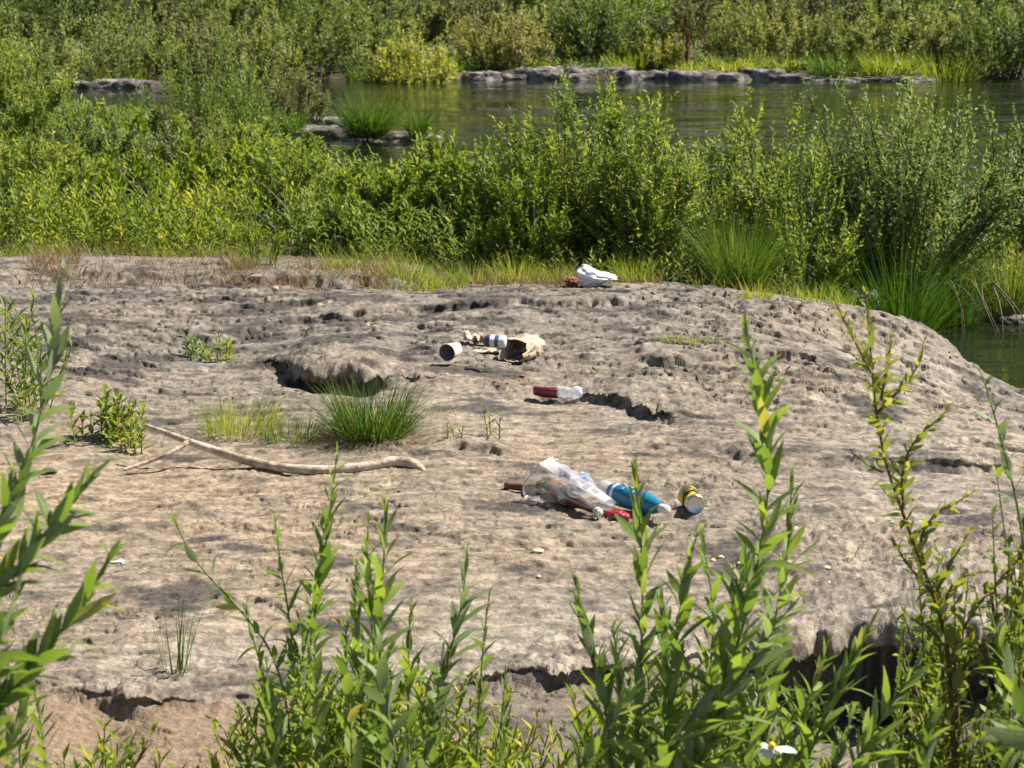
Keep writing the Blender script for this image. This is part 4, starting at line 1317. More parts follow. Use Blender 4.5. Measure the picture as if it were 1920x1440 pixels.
o, l = lying('plastic_bottle', 'crumpled blue-tinted clear bottle lying behind the plastic bag', 'bottle', (1101, 910), (1092, 892), .03)
lathe('body', [(0, .002), (.001, .022), (.006, .028), (.03, .030), (.045, .026), (.07, .030), (.11, .029), (.14, .018), (.155, .012)], M['blue_clear'], o, crumple=.3, freq=26, seed=7)
lathe('cap', [(.155, .0135), (.172, .0135), (.173, .001)], M['white_plastic'], o)
o, l = lying('drink_can', 'crushed yellow drink can with bare silver end facing the camera', 'can', (1305, 946), (1281, 919), .037)
k = 1.22
lathe('body', [(x * k, r * k) for x, r in [(.004, .029), (.012, .033), (.035, .031), (.05, .025), (.062, .023), (.075, .029)]], M['yellow_can'], o, crumple=.22, freq=17, seed=2)
lathe('upper_body', [(x * k, r * k) for x, r in [(.074, .029), (.09, .0335), (.115, .033), (.122, .029), (.121, .002)]], M['yellow_can'], o, crumple=.12, freq=17, seed=5)
lathe('lid', [(x * k, r * k) for x, r in [(.008, .001), (.007, .022), (.004, .026), (0, .0268), (.003, .0290), (.010, .031)]], M['silver'], o, crumple=.06, freq=24)

# ------------------------------------------------------------------ litter heap farther back
o, l = lying('paper_cup', 'small off-white paper cup lying with its dark open end to the left', 'cup', (838, 660), (862, 653), .045)
pr = [(0, .046), (.004, .047), (.01, .0455), (.095, .034), (.097, .001)]
lathe('wall', pr, M['paper_white'], o, crumple=.1, freq=14, seed=1)
lathe('lining', [(.003, .0448), (.09, .033), (.0905, .001)], M['paper_inside'], o, crumple=.1, freq=14, seed=1)
sheet('food_wrapper', 888, 663, .10, .10, .06, M['cream'], 'crumpled cream food wrapper beside the paper cup', 'wrapper', seed=3)
sheet('food_wrapper', 908, 662, .11, .10, .06, M['orange_wrap'], 'crumpled orange and olive wrapper arching in the litter heap', 'wrapper', rot=.5, seed=5)
sheet('food_wrapper', 938, 669, .15, .10, .07, M['green_wrap'], 'crumpled yellow-green wrapper at the foot of the litter heap', 'wrapper', rot=-.6, seed=7)
sheet('food_wrapper', 952, 673, .10, .06, .05, M['orange_wrap'], 'narrow red-orange wrapper strip leaning on the paper bag', 'wrapper', rot=-.9, seed=9)
sheet('food_wrapper', 920, 674, .17, .05, .03, M['cream'], 'flat cream paper strip lying in front of the litter heap', 'wrapper', rot=-.1, seed=12)
o, l = lying('drink_can', 'navy and white drink can lying on top of the litter heap', 'can', (908, 639), (938, 640), .033, lift=.065)
lathe('body', [(0, .001), (.002, .026), (.012, .033), (.032, .033)], M['navy_can'], o, crumple=.24, freq=20, seed=8)
lathe('white_band', [(.032, .0332), (.056, .0332)], M['white_plastic'], o, crumple=.24, freq=20, seed=8)
lathe('lower_body', [(.056, .033), (.07, .033), (.075, .0325)], M['navy_can'], o, crumple=.24, freq=20, seed=8)
lathe('base', [(.075, .0325), (.098, .032), (.106, .027), (.104, .002)], M['white_plastic'], o, crumple=.24, freq=20, seed=8)


def paper_bag():
    a, b = Vector(G(962, 665, .05)), Vector(G(1006, 655, .04))
    gz = Hz(a.x, a.y)
    a.z, b.z = gz + .055, gz + .04
    o = empty('paper_bag', (a.x, a.y, gz), 'torn kraft paper bag lying open towards the left beside the litter heap', 'bag')
    ax = b - a
    x = ax.normalized()
    side = Vector((0, 0, 1)).cross(x).normalized()
    nu, nv = 22, 36

    def wallpts(inset):
        V = []
        for i in range(nu):
            u = i / (nu - 1)
            for j in range(nv):
                t = j / nv * 2 * math.pi
                c, s_ = math.cos(t), math.sin(t)
                q = (abs(c) ** 5 + abs(s_) ** 5) ** (-1 / 5)
                rv = (.060 - inset) * (1 - .25 * u + .45 * math.sin(u * 3.1) ** 2 * (s_ > 0) * (u > .3))
                rs = (.075 - inset) * (1 - .2 * u)
                f = .9 + .22 * mnoise.noise(Vector((u * 4, c * 2, s_ * 2 + 3))) + .16 * mnoise.noise(Vector((u * 11, c * 5, s_ * 5 + 3)))
                if u > .93:
                    f *= .35 if u > .99 else .85
                off = -.035 * (1 - u) * (s_ < 0) + .03 * (1 - u) * (s_ > 0)
                p = a + ax * u + Vector((0, 0, 1)) * (s_ * q * rv * f) + side * (c * q * rs * f) + x * off
                p.z = max(p.z, Hz(p.x, p.y) + .002 + inset)
                V.append(tuple(p - Vector((a.x, a.y, gz))))
        return np.array(V)
    T = []
    for i in range(nu - 1):
        for j in range(nv):
            q = (j + 1) % nv
            T.append((i * nv + j, i * nv + q, (i + 1) * nv + q, (i + 1) * nv + j))
    link('outer_wall', np_mesh('outer_wall', wallpts(0), np.array(T), True), M['paper_outer'], o)
    link('inner_wall', np_mesh('inner_wall', wallpts(.002), np.array(T), True), M['kraft'], o)


paper_bag()
sheet('paper_flap', 985, 674, .17, .07, .045, M['cream'], 'cream torn paper flap lying in front of the open paper bag', 'paper', rot=-.35, seed=15)
o, l = lying('plastic_bottle', 'squashed clear bottle with maroon sleeve lying below the litter heap', 'bottle', (1000, 733), (1092, 737), .031, lift=-.006)
k = l / .23
lathe('sleeve', [(x * k, r) for x, r in [(0, .002), (.002, .024), (.012, .030), (.05, .031), (.08, .027), (.115, .030)]], M['maroon'], o, crumple=.32, freq=22, seed=3)
lathe('body', [(x * k, r) for x, r in [(.112, .0295), (.12, .032), (.15, .033), (.168, .024), (.178, .022), (.19, .031), (.212, .033), (.226, .026), (.23, .004)]], M['clear'], o, crumple=.36, freq=26, seed=6)


def wedge(q):
    return Vector((q.x, q.y, (q.z * .75 + .05) * (1.0 - .62 * max(-.4, q.x + .25)) + (.0 if q.z > 0 else 0)))


blob_obj('white_bag', 1117, 526, (.27, .2, .15), M['white_bag'], 'crumpled white bag lying on the far edge of the rock by the grass', 'bag', rot=-.25, seed=4, amp=.34, fold=.42, freq=1.5, shape=wedge, sub=5)
blob_obj('brown_wrapper', 1072, 532, (.10, .09, .07), M['dry_leaf'], 'dark reddish brown wrapper crushed against the left side of the white bag', 'wrapper', seed=6, amp=.3, fold=.5)

# ------------------------------------------------------------------ driftwood
a = At(275, 801, 8.86)
dw = empty('driftwood', (a[0], a[1], Hz(a[0], a[1])), 'long bleached driftwood stick with one side branch lying on the rock', 'driftwood')
base_ = np.array(dw.location)


def woody(name, path, parent):
    """path of (px, py, height above rock, radius)"""
    P_ = []
    for px, py, z, r in path:
        q = G(px, py, z)
        P_.append(np.array([q[0], q[1], z]))
    P_ = np.array(P_)
    t = np.arange(len(P_))
    tt = np.linspace(0, len(P_) - 1, len(P_) * 7)

    def cr(col):
        out = []
        for v in tt:
            i = min(int(v), len(col) - 2)
            f = v - i
            p0, p1, p2, p3 = col[max(i - 1, 0)], col[i], col[i + 1], col[min(i + 2, len(col) - 1)]
            out.append(.5 * (2 * p1 + (p2 - p0) * f + (2 * p0 - 5 * p1 + 4 * p2 - p3) * f * f + (3 * p1 - p0 - 3 * p2 + p3) * f ** 3))
        return np.array(out)
    C = np.stack([cr(P_[:, i]) for i in range(3)], 1)
    rr = cr(np.array([p[3] for p in path])) * (1 + .14 * np.array([mnoise.noise(Vector((v * 1.3, 0, 3))) for v in tt]))
    C[:, 2] += np.array([.004 * mnoise.noise(Vector((v * 1.1, 5, 3))) for v in tt])
    gz = H(C[:, 0], C[:, 1], False)
    C[:, 2] = C[:, 2] + gz
    tb = Tubes()
    tb.tube(C - base_, np.maximum(rr, .003), 10)
    return tb.build(name, M['driftwood'], parent)


woody('trunk', [(273, 800, .14, .007), (345, 826, .10, .014), (420, 851, .055, .017), (490, 870, .03, .019), (570, 882, .02, .020), (640, 881, .02, .021), (700, 873, .03, .021), (745, 866, .04, .022), (780, 874, .03, .020), (800, 887, .012, .008)], dw)
woody('branch', [(352, 830, .095, .011), (320, 850, .065, .009), (280, 866, .035, .008), (233, 882, .012, .007)], dw)

# small loose things
for i, (px, py, w, lb) in enumerate([
    (1008, 1045, .045, 'largest pale yellow flake on the rock below the bottles'), (1010, 1089, .02, 'small pale flake below the largest flake'),
    (1337, 1047, .022, 'left one of a pair of pale flakes between the tall shoots'), (1352, 1041, .024, 'right one of a pair of pale flakes between the tall shoots'),
    (1386, 1058, .02, 'single pale flake right of the pair'), (1456, 1052, .026, 'pale flake beside the tallest shoot'), (1450, 1064, .018, 'tiny flake just under the flake beside the tallest shoot'),
    (1550, 1074, .03, 'pale yellow flake on the bare rock right of the tall shoots'), (1553, 1101, .02, 'small pale flake below the yellow one on the bare rock'),
    (1541, 1157, .04, 'long pale flake near the edge of the dark hollow'), (1712, 1126, .022, 'pale flake behind the reddish sapling stem')]):
    blob_obj('flake', px, py, (w, w * .8, .012), M['chip'], lb, 'flake', rot=i, seed=i, sub=2, group='pale flakes on the rock')
blob_obj('pebble', 481, 529, (.085, .06, .035), M['pink_pebble'], 'flat pale pebble at the foot of the back rock layer', 'pebble', seed=1, amp=.12, sub=3)
blob_obj('pebble', 516, 549, (.045, .04, .035), M['pink_pebble'], 'small round orange pebble in front of the flat pale pebble', 'pebble', seed=2, amp=.1, sub=3)
blob_obj('stone', 95, 888, (.06, .05, .03), M['boulder'], 'small dark stone on the tan rock near the left edge', 'stone', seed=5, amp=.2, sub=3)
sheet('paper_scrap', 218, 1052, .05, .03, .012, M['white_plastic'], 'small white scrap behind the tip of a leafy shoot at the left', 'scrap', seed=2, n=8)
g = R(55)
for i, (x0, x1, y0, y1, n_, lb) in enumerate([(60, 160, 502, 524, 14, 'red-brown dry leaf in the litter at the left end of the back rock layer'), (905, 992, 716, 742, 12, 'red-brown dry leaf in the litter left of the maroon bottle'),
                                              (780, 1060, 530, 556, 18, 'red-brown dry leaf among the grass left of the white bag'), (130, 260, 800, 822, 9, 'red-brown dry leaf under the yellow-green weed'), (430, 740, 528, 548, 14, 'brown dry leaf in the soil strip before the back rock layer')]):
    for q in range(n_):
        sheet('dry_leaf', x0 + g.rand() * (x1 - x0), y0 + g.rand() * (y1 - y0), .022 + .02 * g.rand(), .015, .012, M['dry_leaf'], lb, 'leaf', rot=g.rand() * 6, seed=q, n=5, group=lb.replace('leaf', 'leaves', 1))
rock('pale boulder in the shade between the rock rim and the dark sedge', 1610, 588, 80, 40, z=-.32, seed=61, dep=.8)
rock('flat wet stone at the waterline of the pool bank', 1905, 608, 60, 12, z=WATER_Z, seed=62, dep=.8)
x, z, h = place(1800, 14.85, 560)
rt = empty('root_tangle', (x, 14.85, -.2), 'tangle of bare roots hanging from the mud bank into the pool', 'roots')
for i in range(10):
    tb = Tubes()
    x0 = g.uniform(-.15, .40)
    p0 = np.array([x0 * .7, .12, .03 + .04 * g.rand()])
    p2 = np.array([x0 + g.normal(.04, .08), -.14 - .08 * g.rand(), -.26])
    p1 = (p0 + p2) / 2 + np.array([g.normal(0, .08), -.08, .05 + .05 * g.rand()])
    tb.tube(bez(p0, p1, p2, np.linspace(0, 1, 8)), np.linspace(.009, .003, 8) * (.6 + .7 * g.rand()), 5)
    tb.build('root', M['bark'], rt)

# ------------------------------------------------------------------ near leaves: one mesh per leaf form, shared
def leaf_form(curve, twist, width_at=.42, n=6):
    V, T = [], []
    for i in range(n):
        t = i / (n - 1)
        w = .5 * max(0.02, math.sin(math.pi * min(1, t ** (math.log(.5) / math.log(width_at)))) ** .85) if 0 < t < 1 else .03
        z = -curve * t * t
        y = t - .25 * curve * curve * t ** 3
        a = twist * t
        for s_ in (-1, 0, 1):
            lx, lz = s_ * w, .10 * abs(s_) * w * 2
            V.append((lx * math.cos(a) - lz * math.sin(a), y, z + (lx * math.sin(a) + lz * math.cos(a)) * .22))
    for i in range(n - 1):
        for j in (0, 1):
            p = i * 3 + j
            T.append((p, p + 1, p + 4, p + 3))
    return np.array(V), np.array(T)


FORMS = {}
for mn in ('near_leaf', 'silver_leaf', 'sapling_leaf'):
    FORMS[mn] = []
    for q, (c, tw) in enumerate([(.05, .1), (.22, -.3), (.36, .35), (.7, -.4), (-.14, .15), (.12, .8)]):
        V_, T_ = leaf_form(c, tw, .5 if mn == 'sapling_leaf' else .42)
        me = np_mesh('leaf', V_, T_, smooth=True)
        me.materials.append(M[mn])
        FORMS[mn].append(me)


def add_leaf(parent, base, p, d, nn, L, W, g, mn):
    d = Vector(d).normalized()
    x = d.cross(Vector(nn)).normalized()
    zz = x.cross(d)
    o = bpy.data.objects.new('leaf', FORMS[mn][g.randint(6)])
    COL.objects.link(o)
    o.parent = parent
    mtx = Matrix((x * W, d * L, zz * L)).transposed().to_4x4()
    mtx.translation = Vector(p) - base
    o.matrix_basis = mtx
    return o


def resample(P, step):
    seg = np.linalg.norm(np.diff(P, axis=0), axis=1)
    cum = np.concatenate([[0], np.cumsum(seg)])
    t = np.arange(0, cum[-1], step)
    return np.stack([np.interp(t, cum, P[:, i]) for i in range(P.shape[1])], 1), cum[-1]


def smooth_path(P, it=2):
    for _ in range(it):
        Q = [P[0]]
        for a, b in zip(P[:-1], P[1:]):
            Q += [a * .75 + b * .25, a * .25 + b * .75]
        P = np.array(Q + [P[-1]])
    return P


def stem_points(pts, D, lean):
    Q = smooth_path(np.array(pts, float))
    n = len(Q)
    ymax = Q[:, 1].max()
    return np.array([At(px, py, D + lean * (1 - (py - Q[:, 1].min()) / max(1, ymax - Q[:, 1].min()))) for px, py in Q])


def shoot(label, pts, D, Lpx=85, Wpx=19, step_=13, mn='near_leaf', stem='stem', lean=.12, spread=(16, 42), seed=0, group=None, name='willow_shoot', rad=.0035, branches=(), cap=1500, top_close=True, cat='shoot'):
    """a leafy stem: pts from the tip downwards in picture points at the distance D"""
    g = R(seed + 3000)
    P = stem_points(pts, D, lean)
    foot = P[-1].copy()
    if foot[2] > 0.05:                                       # carry the stem on down to the ground
        f = foot + np.array([.1 * (foot[0] - P[-3][0]), .02, 0])
        f[2] = Hz(f[0], f[1]) - .02
        P = np.concatenate([P, (P[-1] + f)[None] / 2, f[None]])
    base = Vector((P[-1][0], P[-1][1], P[-1][2]))
    o = empty(name, base, label, cat, group)
    s = F_PX / D
    tb = Tubes()
    n = len(P)
    tb.tube((P - np.array(base))[::-1], np.linspace(rad, .0012, n), 6)
    st = tb.build('stem', M[stem], o)
    paths = [(P, 1.0)]
    for br in branches:
        B = stem_points(br, D, lean * .5)
        t2 = Tubes()
        t2.tube((B - np.array(base))[::-1], np.linspace(rad * .6, .0009, len(B)), 5)
        t2.build('side_branch', M[stem], o)
        paths.append((B, .9))
    for P_, sc in paths:
        step = step_ * .78
        Q, tot = resample(P_, step / s)
        tg = nrm(-np.gradient(Q, axis=0)) if len(Q) > 1 else np.array([[0, 0, 1.0]])
        az = g.rand() * 6.28
        for i in range(len(Q)):
            u = i * step / s / tot
            dist = i * step
            px_ = to_px(*Q[i])
            if dist > cap:
                break
            if g.rand() < .06 and i > 3:
                continue
            T_ = Vector(tg[i])
            ref = Vector((.3, 1, .2)) if abs(T_.z) > .5 else Vector((0, 0, 1))
            e1 = T_.cross(ref).normalized()
            e2 = T_.cross(e1)
            az += 2.4 + g.normal(0, .35)
            rad_ = e1 * math.cos(az) + e2 * math.sin(az)
            grow = min(1, dist / 160)
            th = math.radians(spread[0] + (spread[1] - spread[0]) * min(1, dist / 330) + g.normal(0, 13))
            d = T_ * math.cos(th) + rad_ * math.sin(th)
            nn = T_ * math.sin(th) - rad_ * math.cos(th) + Vector(g.normal(0, .25, 3))
            k = (.38 + .62 * grow) * (.75 + .5 * g.rand()) * sc / s
            add_leaf(o, base, Q[i], d, nn, Lpx * k, Wpx * k * (.8 + .4 * g.rand()) * (.75 + .25 * grow), g, mn)
    return o


# ------------------------------------------------------------------ shoots near the camera
NEAR = [
    # left edge
    ('silvery broad-leaved stem rising at the left, tallest of the left shoots', [(117, 512), (108, 580), (98, 660), (85, 740), (62, 830), (38, 900), (10, 990), (-40, 1150)], 3.6, dict(Lpx=98, Wpx=25, step_=19, mn='silver_leaf', spread=(8, 30))),
    ('dense leafy shoot slanting up from the left edge, upper one of two', [(178, 882), (140, 935), (95, 990), (45, 1050), (-10, 1110), (-70, 1180)], 3.2, dict(Lpx=105, Wpx=25, step_=11, spread=(10, 36))),
    ('dense leafy shoot slanting up from the left edge, lower one of two', [(212, 1035), (175, 1100), (130, 1165), (80, 1225), (30, 1285), (-30, 1350)], 3.2, dict(Lpx=105, Wpx=25, step_=11, spread=(10, 36))),
    ('leafy shoot cut by the left edge above the two slanting ones', [(66, 842), (40, 890), (15, 940), (-15, 1000), (-60, 1080)], 3.3, dict(Lpx=100, Wpx=24, step_=14)),
    ('green shoot hanging over the lower left edge', [(40, 1080), (20, 1140), (-10, 1210), (-50, 1290)], 3.1, dict(Lpx=105, Wpx=25, step_=14, spread=(20, 50))),
    ('low leafy shoot in the bottom left corner', [(75, 1240), (45, 1310), (20, 1390), (0, 1500)], 3.6, dict(Lpx=80, Wpx=19, step_=13)),
    ('small shoot at the bottom edge right of the left corner', [(255, 1375), (235, 1410), (205, 1470), (180, 1560)], 3.9, dict(Lpx=65, Wpx=15, step_=11)),
    ('upright shoot at the bottom left with pale new leaves', [(60, 1270), (75, 1340), (85, 1420), (90, 1540)], 4.0, dict(Lpx=65, Wpx=15, step_=11)),
    # left middle
    ('tall slender shoot whose tip crosses the driftwood', [(632, 852), (622, 930), (612, 1010), (600, 1090), (585, 1180), (575, 1280), (565, 1400), (560, 1560)], 4.4, dict(Lpx=66, Wpx=15, step_=10, spread=(12, 40))),
    ('thinner shoot just left of the one crossing the driftwood', [(612, 960), (600, 1050), (585, 1150), (560, 1270), (545, 1400), (535, 1560)], 4.5, dict(Lpx=60, Wpx=13, step_=11)),
    ('sparse shoot with four wide leaves at its tip, left of the slender shoots', [(515, 965), (520, 1010), (528, 1070), (540, 1140), (552, 1240), (560, 1400)], 4.5, dict(Lpx=62, Wpx=17, step_=21, spread=(25, 55))),
    ('arching twig reaching left over the rock from the left middle thicket', [(322, 965), (345, 1015), (380, 1070), (420, 1110), (465, 1160), (510, 1220), (540, 1320), (550, 1480)], 4.4, dict(Lpx=66, Wpx=17, step_=20, spread=(25, 60))),
    ('upright shoot with long folded leaves in the left middle', [(722, 940), (722, 1000), (718, 1080), (712, 1170), (715, 1270), (722, 1370), (730, 1500)], 4.2, dict(Lpx=88, Wpx=18, step_=13, spread=(10, 34))),
    ('short shoot with curled leaves left of the long folded leaves', [(690, 985), (688, 1040), (690, 1110), (700, 1200), (710, 1330), (715, 1480)], 4.3, dict(Lpx=72, Wpx=16, step_=15)),
    ('broad silvery-leaved shoot at the bottom in the left middle', [(715, 1180), (710, 1240), (722, 1310), (740, 1400), (750, 1500)], 4.0, dict(Lpx=96, Wpx=27, step_=20, mn='silver_leaf', spread=(15, 45))),
    ('bright upright shoot at the bottom left of the silvery leaves', [(650, 1170), (648, 1230), (655, 1310), (660, 1400), (660, 1520)], 4.1, dict(Lpx=92, Wpx=21, step_=15, spread=(8, 30))),
    ('bright wide shoot at the bottom edge below the slender shoots', [(590, 1210), (592, 1280), (600, 1370), (605, 1500)], 4.2, dict(Lpx=78, Wpx=19, step_=13)),
    ('grey-green shoot tip standing alone over the rock in the middle', [(876, 1030), (872, 1090), (862, 1150), (848, 1210), (825, 1290), (800, 1390), (785, 1500)], 4.3, dict(Lpx=80, Wpx=16, step_=17, mn='silver_leaf', spread=(8, 30))),
    ('thin short shoot right of the lone grey-green tip', [(918, 1110), (912, 1160), (905, 1220), (900, 1300), (895, 1400), (890, 1520)], 4.5, dict(Lpx=50, Wpx=11, step_=15)),
    ('little green shoot low in the middle before the thin dark crack', [(948, 1258), (945, 1300), (940, 1370), (935, 1480)], 4.6, dict(Lpx=48, Wpx=12, step_=13)),
    # centre right
    ('left shoot of the large centre right clump, tip bent left', [(1080, 1092), (1092, 1150), (1108, 1220), (1128, 1290), (1140, 1360), (1150, 1480)], 4.0, dict(Lpx=82, Wpx=19, step_=13, spread=(9, 34))),
    ('tall shoot whose tip crosses the blue bottle', [(1192, 872), (1196, 940), (1202, 1010), (1205, 1090), (1204, 1180), (1200, 1280), (1195, 1380), (1190, 1520)], 4.0, dict(Lpx=84, Wpx=18, step_=12, spread=(9, 32))),
    ('shoot with dark leaf tips right of the one over the blue bottle', [(1308, 1000), (1292, 1050), (1280, 1110), (1270, 1190), (1258, 1280), (1245, 1390), (1235, 1520)], 4.0, dict(Lpx=84, Wpx=19, step_=13, spread=(9, 34))),
    ('shoot with light yellow tip in the middle of the large clump', [(1318, 1022), (1330, 1080), (1338, 1150), (1335, 1230), (1325, 1320), (1315, 1420), (1310, 1540)], 4.05, dict(Lpx=80, Wpx=19, step_=13)),
    ('tallest near shoot with slim pointed tip above all others', [(1394, 606), (1408, 660), (1422, 720), (1432, 790), (1440, 860), (1440, 930), (1430, 1010), (1412, 1100), (1385, 1200), (1350, 1310), (1310, 1430), (1280, 1560)], 3.8, dict(Lpx=98, Wpx=21, step_=12, spread=(7, 33))),
    ('second tall shoot right beside the tallest one', [(1484, 902), (1482, 970), (1476, 1040), (1462, 1120), (1445, 1200), (1425, 1300), (1400, 1410), (1390, 1540)], 3.9, dict(Lpx=90, Wpx=19, step_=13, spread=(9, 34))),
    ('broad-leaved branch leaning right out of the large clump', [(1490, 1130), (1455, 1170), (1415, 1230), (1370, 1300), (1320, 1380), (1270, 1470)], 3.8, dict(Lpx=105, Wpx=27, step_=17, mn='silver_leaf', spread=(20, 55))),
    ('wide-leaved low branch at the foot of the large clump', [(1400, 1290), (1350, 1310), (1295, 1350), (1240, 1410), (1200, 1500)], 3.7, dict(Lpx=110, Wpx=28, step_=18, spread=(20, 55))),
    ('low shoot with long leaf at the left foot of the large clump', [(1190, 1290), (1165, 1330), (1130, 1380), (1090, 1430), (1060, 1500)], 3.7, dict(Lpx=104, Wpx=26, step_=18, spread=(20, 52))),
    ('leafy shoot filling the heart of the large clump', [(1240, 1110), (1245, 1180), (1250, 1260), (1255, 1350), (1260, 1480)], 4.1, dict(Lpx=84, Wpx=20, step_=11, spread=(14, 42))),
    ('second leafy shoot filling the heart of the large clump', [(1380, 1080), (1385, 1160), (1380, 1250), (1370, 1350), (1360, 1480)], 4.1, dict(Lpx=84, Wpx=20, step_=11, spread=(14, 42))),
    ('third leafy shoot at the right of the clump heart', [(1470, 1180), (1460, 1250), (1445, 1330), (1430, 1430), (1420, 1540)], 4.0, dict(Lpx=86, Wpx=20, step_=11, spread=(14, 42))),
    # right low
    ('leaning shoot in front of the dark hollow, leftmost of the row', [(1552, 1205), (1535, 1260), (1510, 1330), (1480, 1410), (1455, 1520)], 4.1, dict(Lpx=78, Wpx=17, step_=12)),
    ('leaning shoot in front of the dark hollow, middle of the row', [(1632, 1172), (1605, 1225), (1572, 1290), (1535, 1370), (1500, 1460), (1480, 1560)], 4.0, dict(Lpx=86, Wpx=19, step_=12, spread=(9, 34))),
    ('leaning shoot in front of the dark hollow, rightmost with long tip', [(1738, 1218), (1705, 1270), (1665, 1330), (1620, 1400), (1580, 1480), (1560, 1580)], 3.9, dict(Lpx=92, Wpx=19, step_=12, spread=(8, 32))),
    ('low bright shoot at the bottom right of the white flower', [(1600, 1330), (1585, 1380), (1565, 1450), (1550, 1560)], 3.9, dict(Lpx=80, Wpx=18, step_=11)),
    ('low leafy shoot below the dark hollow at the bottom edge', [(1690, 1330), (1672, 1380), (1655, 1450), (1645, 1560)], 4.0, dict(Lpx=72, Wpx=16, step_=11)),
    ('shoot entering from the right edge with one large pale leaf', [(1830, 1392), (1880, 1385), (1930, 1390), (1990, 1420)], 3.3, dict(Lpx=105, Wpx=30, step_=26, spread=(10, 40))),
    ('leafy shoot at the right edge above the bottom corner', [(1858, 1150), (1872, 1200), (1890, 1260), (1915, 1330), (1940, 1450)], 3.7, dict(Lpx=90, Wpx=22, step_=17, spread=(18, 50))),
    ('slim sapling at the right edge with few broad leaves', [(1836, 690), (1850, 730), (1868, 790), (1884, 850), (1900, 910), (1915, 990), (1930, 1100), (1940, 1250)], 4.2, dict(Lpx=56, Wpx=19, step_=25, mn='silver_leaf', spread=(18, 55))),
    ('bent leafy shoot left of the slender shoots, low over the soil', [(455, 1130), (470, 1180), (490, 1250), (510, 1340), (525, 1480)], 4.4, dict(Lpx=66, Wpx=16, step_=13)),
    ('short bright shoot between the slender shoots and the long folded leaves', [(668, 1060), (665, 1120), (668, 1200), (675, 1300), (680, 1450)], 4.3, dict(Lpx=74, Wpx=16, step_=12)),
    ('leafy shoot low behind the silvery leaves', [(770, 1130), (768, 1190), (765, 1270), (765, 1370), (768, 1500)], 4.4, dict(Lpx=66, Wpx=15, step_=12)),
    ('low pale shoot right of the silvery leaves', [(830, 1220), (825, 1270), (820, 1340), (815, 1450)], 4.3, dict(Lpx=62, Wpx=15, step_=11)),
    ('low leafy shoot at the left bottom of the slender shoots', [(500, 1250), (505, 1310), (512, 1390), (515, 1500)], 4.2, dict(Lpx=70, Wpx=16, step_=11)),
    ('leafy shoot between the blue bottle shoot and the bent left one', [(1150, 1180), (1158, 1240), (1165, 1320), (1170, 1420), (1175, 1530)], 4.1, dict(Lpx=84, Wpx=20, step_=11, spread=(14, 42))),
    ('wide-leaved shoot at the bottom edge in the middle of the large clump', [(1330, 1270), (1325, 1330), (1318, 1400), (1310, 1500)], 3.8, dict(Lpx=100, Wpx=24, step_=13, spread=(18, 48))),
    ('leafy shoot left of the tallest one, half its height', [(1400, 1010), (1392, 1080), (1380, 1160), (1365, 1260), (1345, 1370), (1330, 1500)], 4.0, dict(Lpx=86, Wpx=19, step_=12, spread=(10, 36))),
    ('low leafy shoot at the bottom right below the sapling', [(1760, 1270), (1750, 1330), (1740, 1400), (1735, 1500)], 4.0, dict(Lpx=66, Wpx=15, step_=10)),
    ('leafy shoot in the bottom right corner', [(1890, 1300), (1885, 1360), (1880, 1430), (1878, 1520)], 3.8, dict(Lpx=80, Wpx=20, step_=13)),
]
for i, (lb, pts, D, kw) in enumerate(NEAR):
    shoot(lb, pts, D, seed=i, **kw)
shoot('tall sapling with reddish stem and small round leaves at the right', [(1622, 548), (1628, 600), (1634, 680), (1642, 770), (1660, 870), (1692, 960), (1722, 1040), (1752, 1120), (1775, 1200), (1784, 1300), (1788, 1400), (1792, 1520)], 4.3,
      Lpx=42, Wpx=18, step_=7.5, mn='sapling_leaf', stem='red_stem', spread=(30, 60), seed=77, name='willow_sapling', rad=.0065, cat='sapling',
      branches=[[(1562, 560), (1585, 605), (1608, 650), (1634, 700)], [(1732, 640), (1725, 680), (1700, 720), (1672, 745), (1645, 775)], [(1672, 630), (1664, 690), (1652, 750)],
                [(1778, 765), (1755, 790), (1725, 815), (1700, 850), (1690, 900), (1695, 955)], [(1600, 850), (1625, 870), (1655, 885)], [(1828, 920), (1790, 945), (1750, 965), (1722, 1010), (1735, 1060)],
                [(1820, 990), (1800, 1030), (1778, 1060), (1757, 1110)], [(1672, 1008), (1688, 1040), (1712, 1070), (1745, 1110)], [(1848, 1072), (1810, 1078), (1780, 1100), (1765, 1160)],
                [(1910, 1050), (1870, 1090), (1830, 1140), (1800, 1190), (1782, 1240)], [(1690, 1140), (1715, 1165), (1745, 1180), (1772, 1210)], [(1880, 1160), (1845, 1200), (1810, 1250), (1786, 1300)]])
shrub('low small-leaved bush in the bottom right corner under the sapling', 1840, 4.4, 1150, 340, 'herb', seed=91, stems=18, shoots=13, leaves=14, L=.036, W=.015, tone=.55, low=.05, twigs=True)
shrub('small-leaved bush cut by the right edge', 1935, 4.3, 1050, 200, 'herb', seed=92, stems=9, shoots=13, leaves=13, L=.038, W=.015, tone=.55, low=.05, twigs=True)
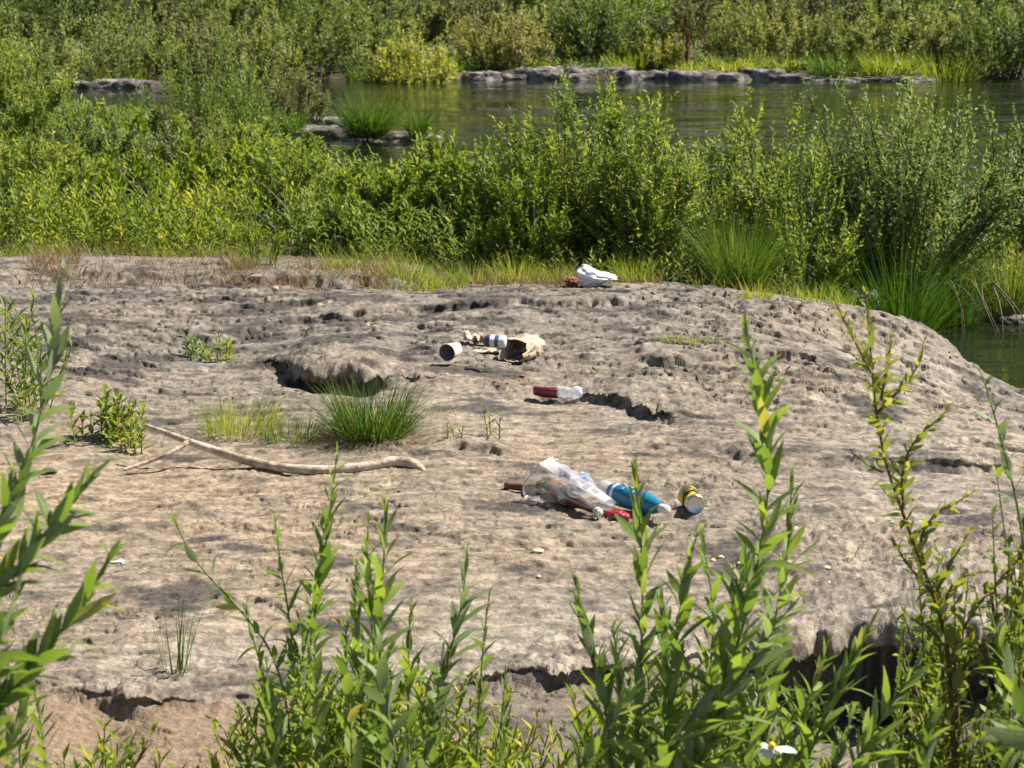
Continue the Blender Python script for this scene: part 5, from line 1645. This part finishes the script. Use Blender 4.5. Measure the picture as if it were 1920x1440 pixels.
# low thicket along the bottom edge
for i, (px, D, top, w, n_, L_, tn, lb) in enumerate([
    (30, 4.6, 1330, 200, 12, .06, .55, 'fine-leaved low herb in the bottom left corner'), (200, 4.7, 1385, 170, 9, .05, .6, 'sparse low herb at the bottom edge near the left'),
    (420, 4.8, 1330, 150, 8, .045, .6, 'thin low herb before the grass hummock'), (520, 4.7, 1230, 170, 14, .05, .5, 'low herb under the arching twig'),
    (610, 4.6, 1180, 180, 18, .055, .45, 'dense low herb under the slender shoots'), (700, 4.6, 1200, 180, 16, .052, .55, 'dense low herb under the long folded leaves'),
    (790, 4.8, 1215, 170, 15, .05, .6, 'fine pale low herb under the lone grey-green tip'), (880, 4.8, 1250, 160, 12, .045, .62, 'fine low herb before the left end of the crack'),
    (965, 4.9, 1320, 150, 9, .042, .65, 'sparse yellowish herb at the bottom edge in the middle'), (1060, 4.7, 1360, 160, 9, .05, .6, 'sparse low herb left of the large clump'),
    (1180, 4.5, 1240, 170, 16, .06, .45, 'dense low herb at the left foot of the large clump'), (1300, 4.5, 1200, 190, 20, .065, .42, 'dense low herb at the foot of the large clump'),
    (1420, 4.5, 1230, 180, 18, .06, .48, 'dense low herb at the right foot of the large clump'), (1530, 4.5, 1350, 170, 13, .06, .5, 'low herb before the dark hollow, left'),
    (1640, 4.5, 1365, 170, 12, .055, .55, 'low herb before the dark hollow, right'), (1740, 4.6, 1290, 150, 12, .045, .5, 'low herb at the foot of the reddish sapling'),
    (110, 4.5, 1310, 160, 9, .055, .6, 'bright low herb between the two bottom left shoots'), (285, 4.8, 1395, 140, 7, .045, .6, 'tiny low herb on the pinkish soil at the bottom edge'),
    (570, 4.4, 1290, 170, 14, .055, .62, 'pale low herb in front of the slender shoots'), (660, 4.4, 1300, 170, 14, .055, .66, 'pale low herb in front of the long folded leaves'),
    (840, 4.6, 1330, 170, 13, .05, .66, 'pale yellowish herb left of the thin crack'), (1110, 4.4, 1330, 150, 12, .058, .62, 'pale low herb left of the bent left shoot'),
    (1000, 4.7, 1385, 150, 10, .045, .68, 'short yellowish herb at the bottom edge below the crack')]):
    herb(lb, px, D, top, w, n=int(n_ * 2.1), seed=500 + i, tone=tn, L=L_ * 1.2, W=L_ * .23, lpm=55, m='herb' if i % 3 else 'willow', depth=.4, lean=.16, group='low herbs along the bottom edge')
# white flower among the low leaves
c = Vector(At(1446, 1402, 3.75))
fl = empty('white_flower', c, 'single white flower with yellow centre in the low leaves at the bottom', 'flower')
V_, T_ = leaf_form(.15, .1, .6)
pm = np_mesh('petal', V_, T_, smooth=True)
pm.materials.append(M['petal'])
for ang in (0.15, -.5, 2.4, 3.4, 4.3):
    p = bpy.data.objects.new('petal', pm)
    COL.objects.link(p)
    p.parent = fl
    big = .047 if ang == .15 else .022
    d = Vector((math.cos(ang), -.45, math.sin(ang) * .7)).normalized()
    x = d.cross(Vector((0, -.3, 1))).normalized()
    p.matrix_basis = Matrix((x * .02, d * big, x.cross(d) * big)).transposed().to_4x4()
import bmesh
bm = bmesh.new()
bmesh.ops.create_icosphere(bm, subdivisions=2, radius=.007)
me = bpy.data.meshes.new('flower_centre')
bm.to_mesh(me)
bm.free()
link('flower_centre', me, M['pollen'], fl, (0, -.006, .006))
tb = Tubes()
tb.tube([(0, 0, 0), (.02, .01, -.2), (.03, .03, -1.2)], .0025, 5)
tb.build('stem', M['stem'], fl)
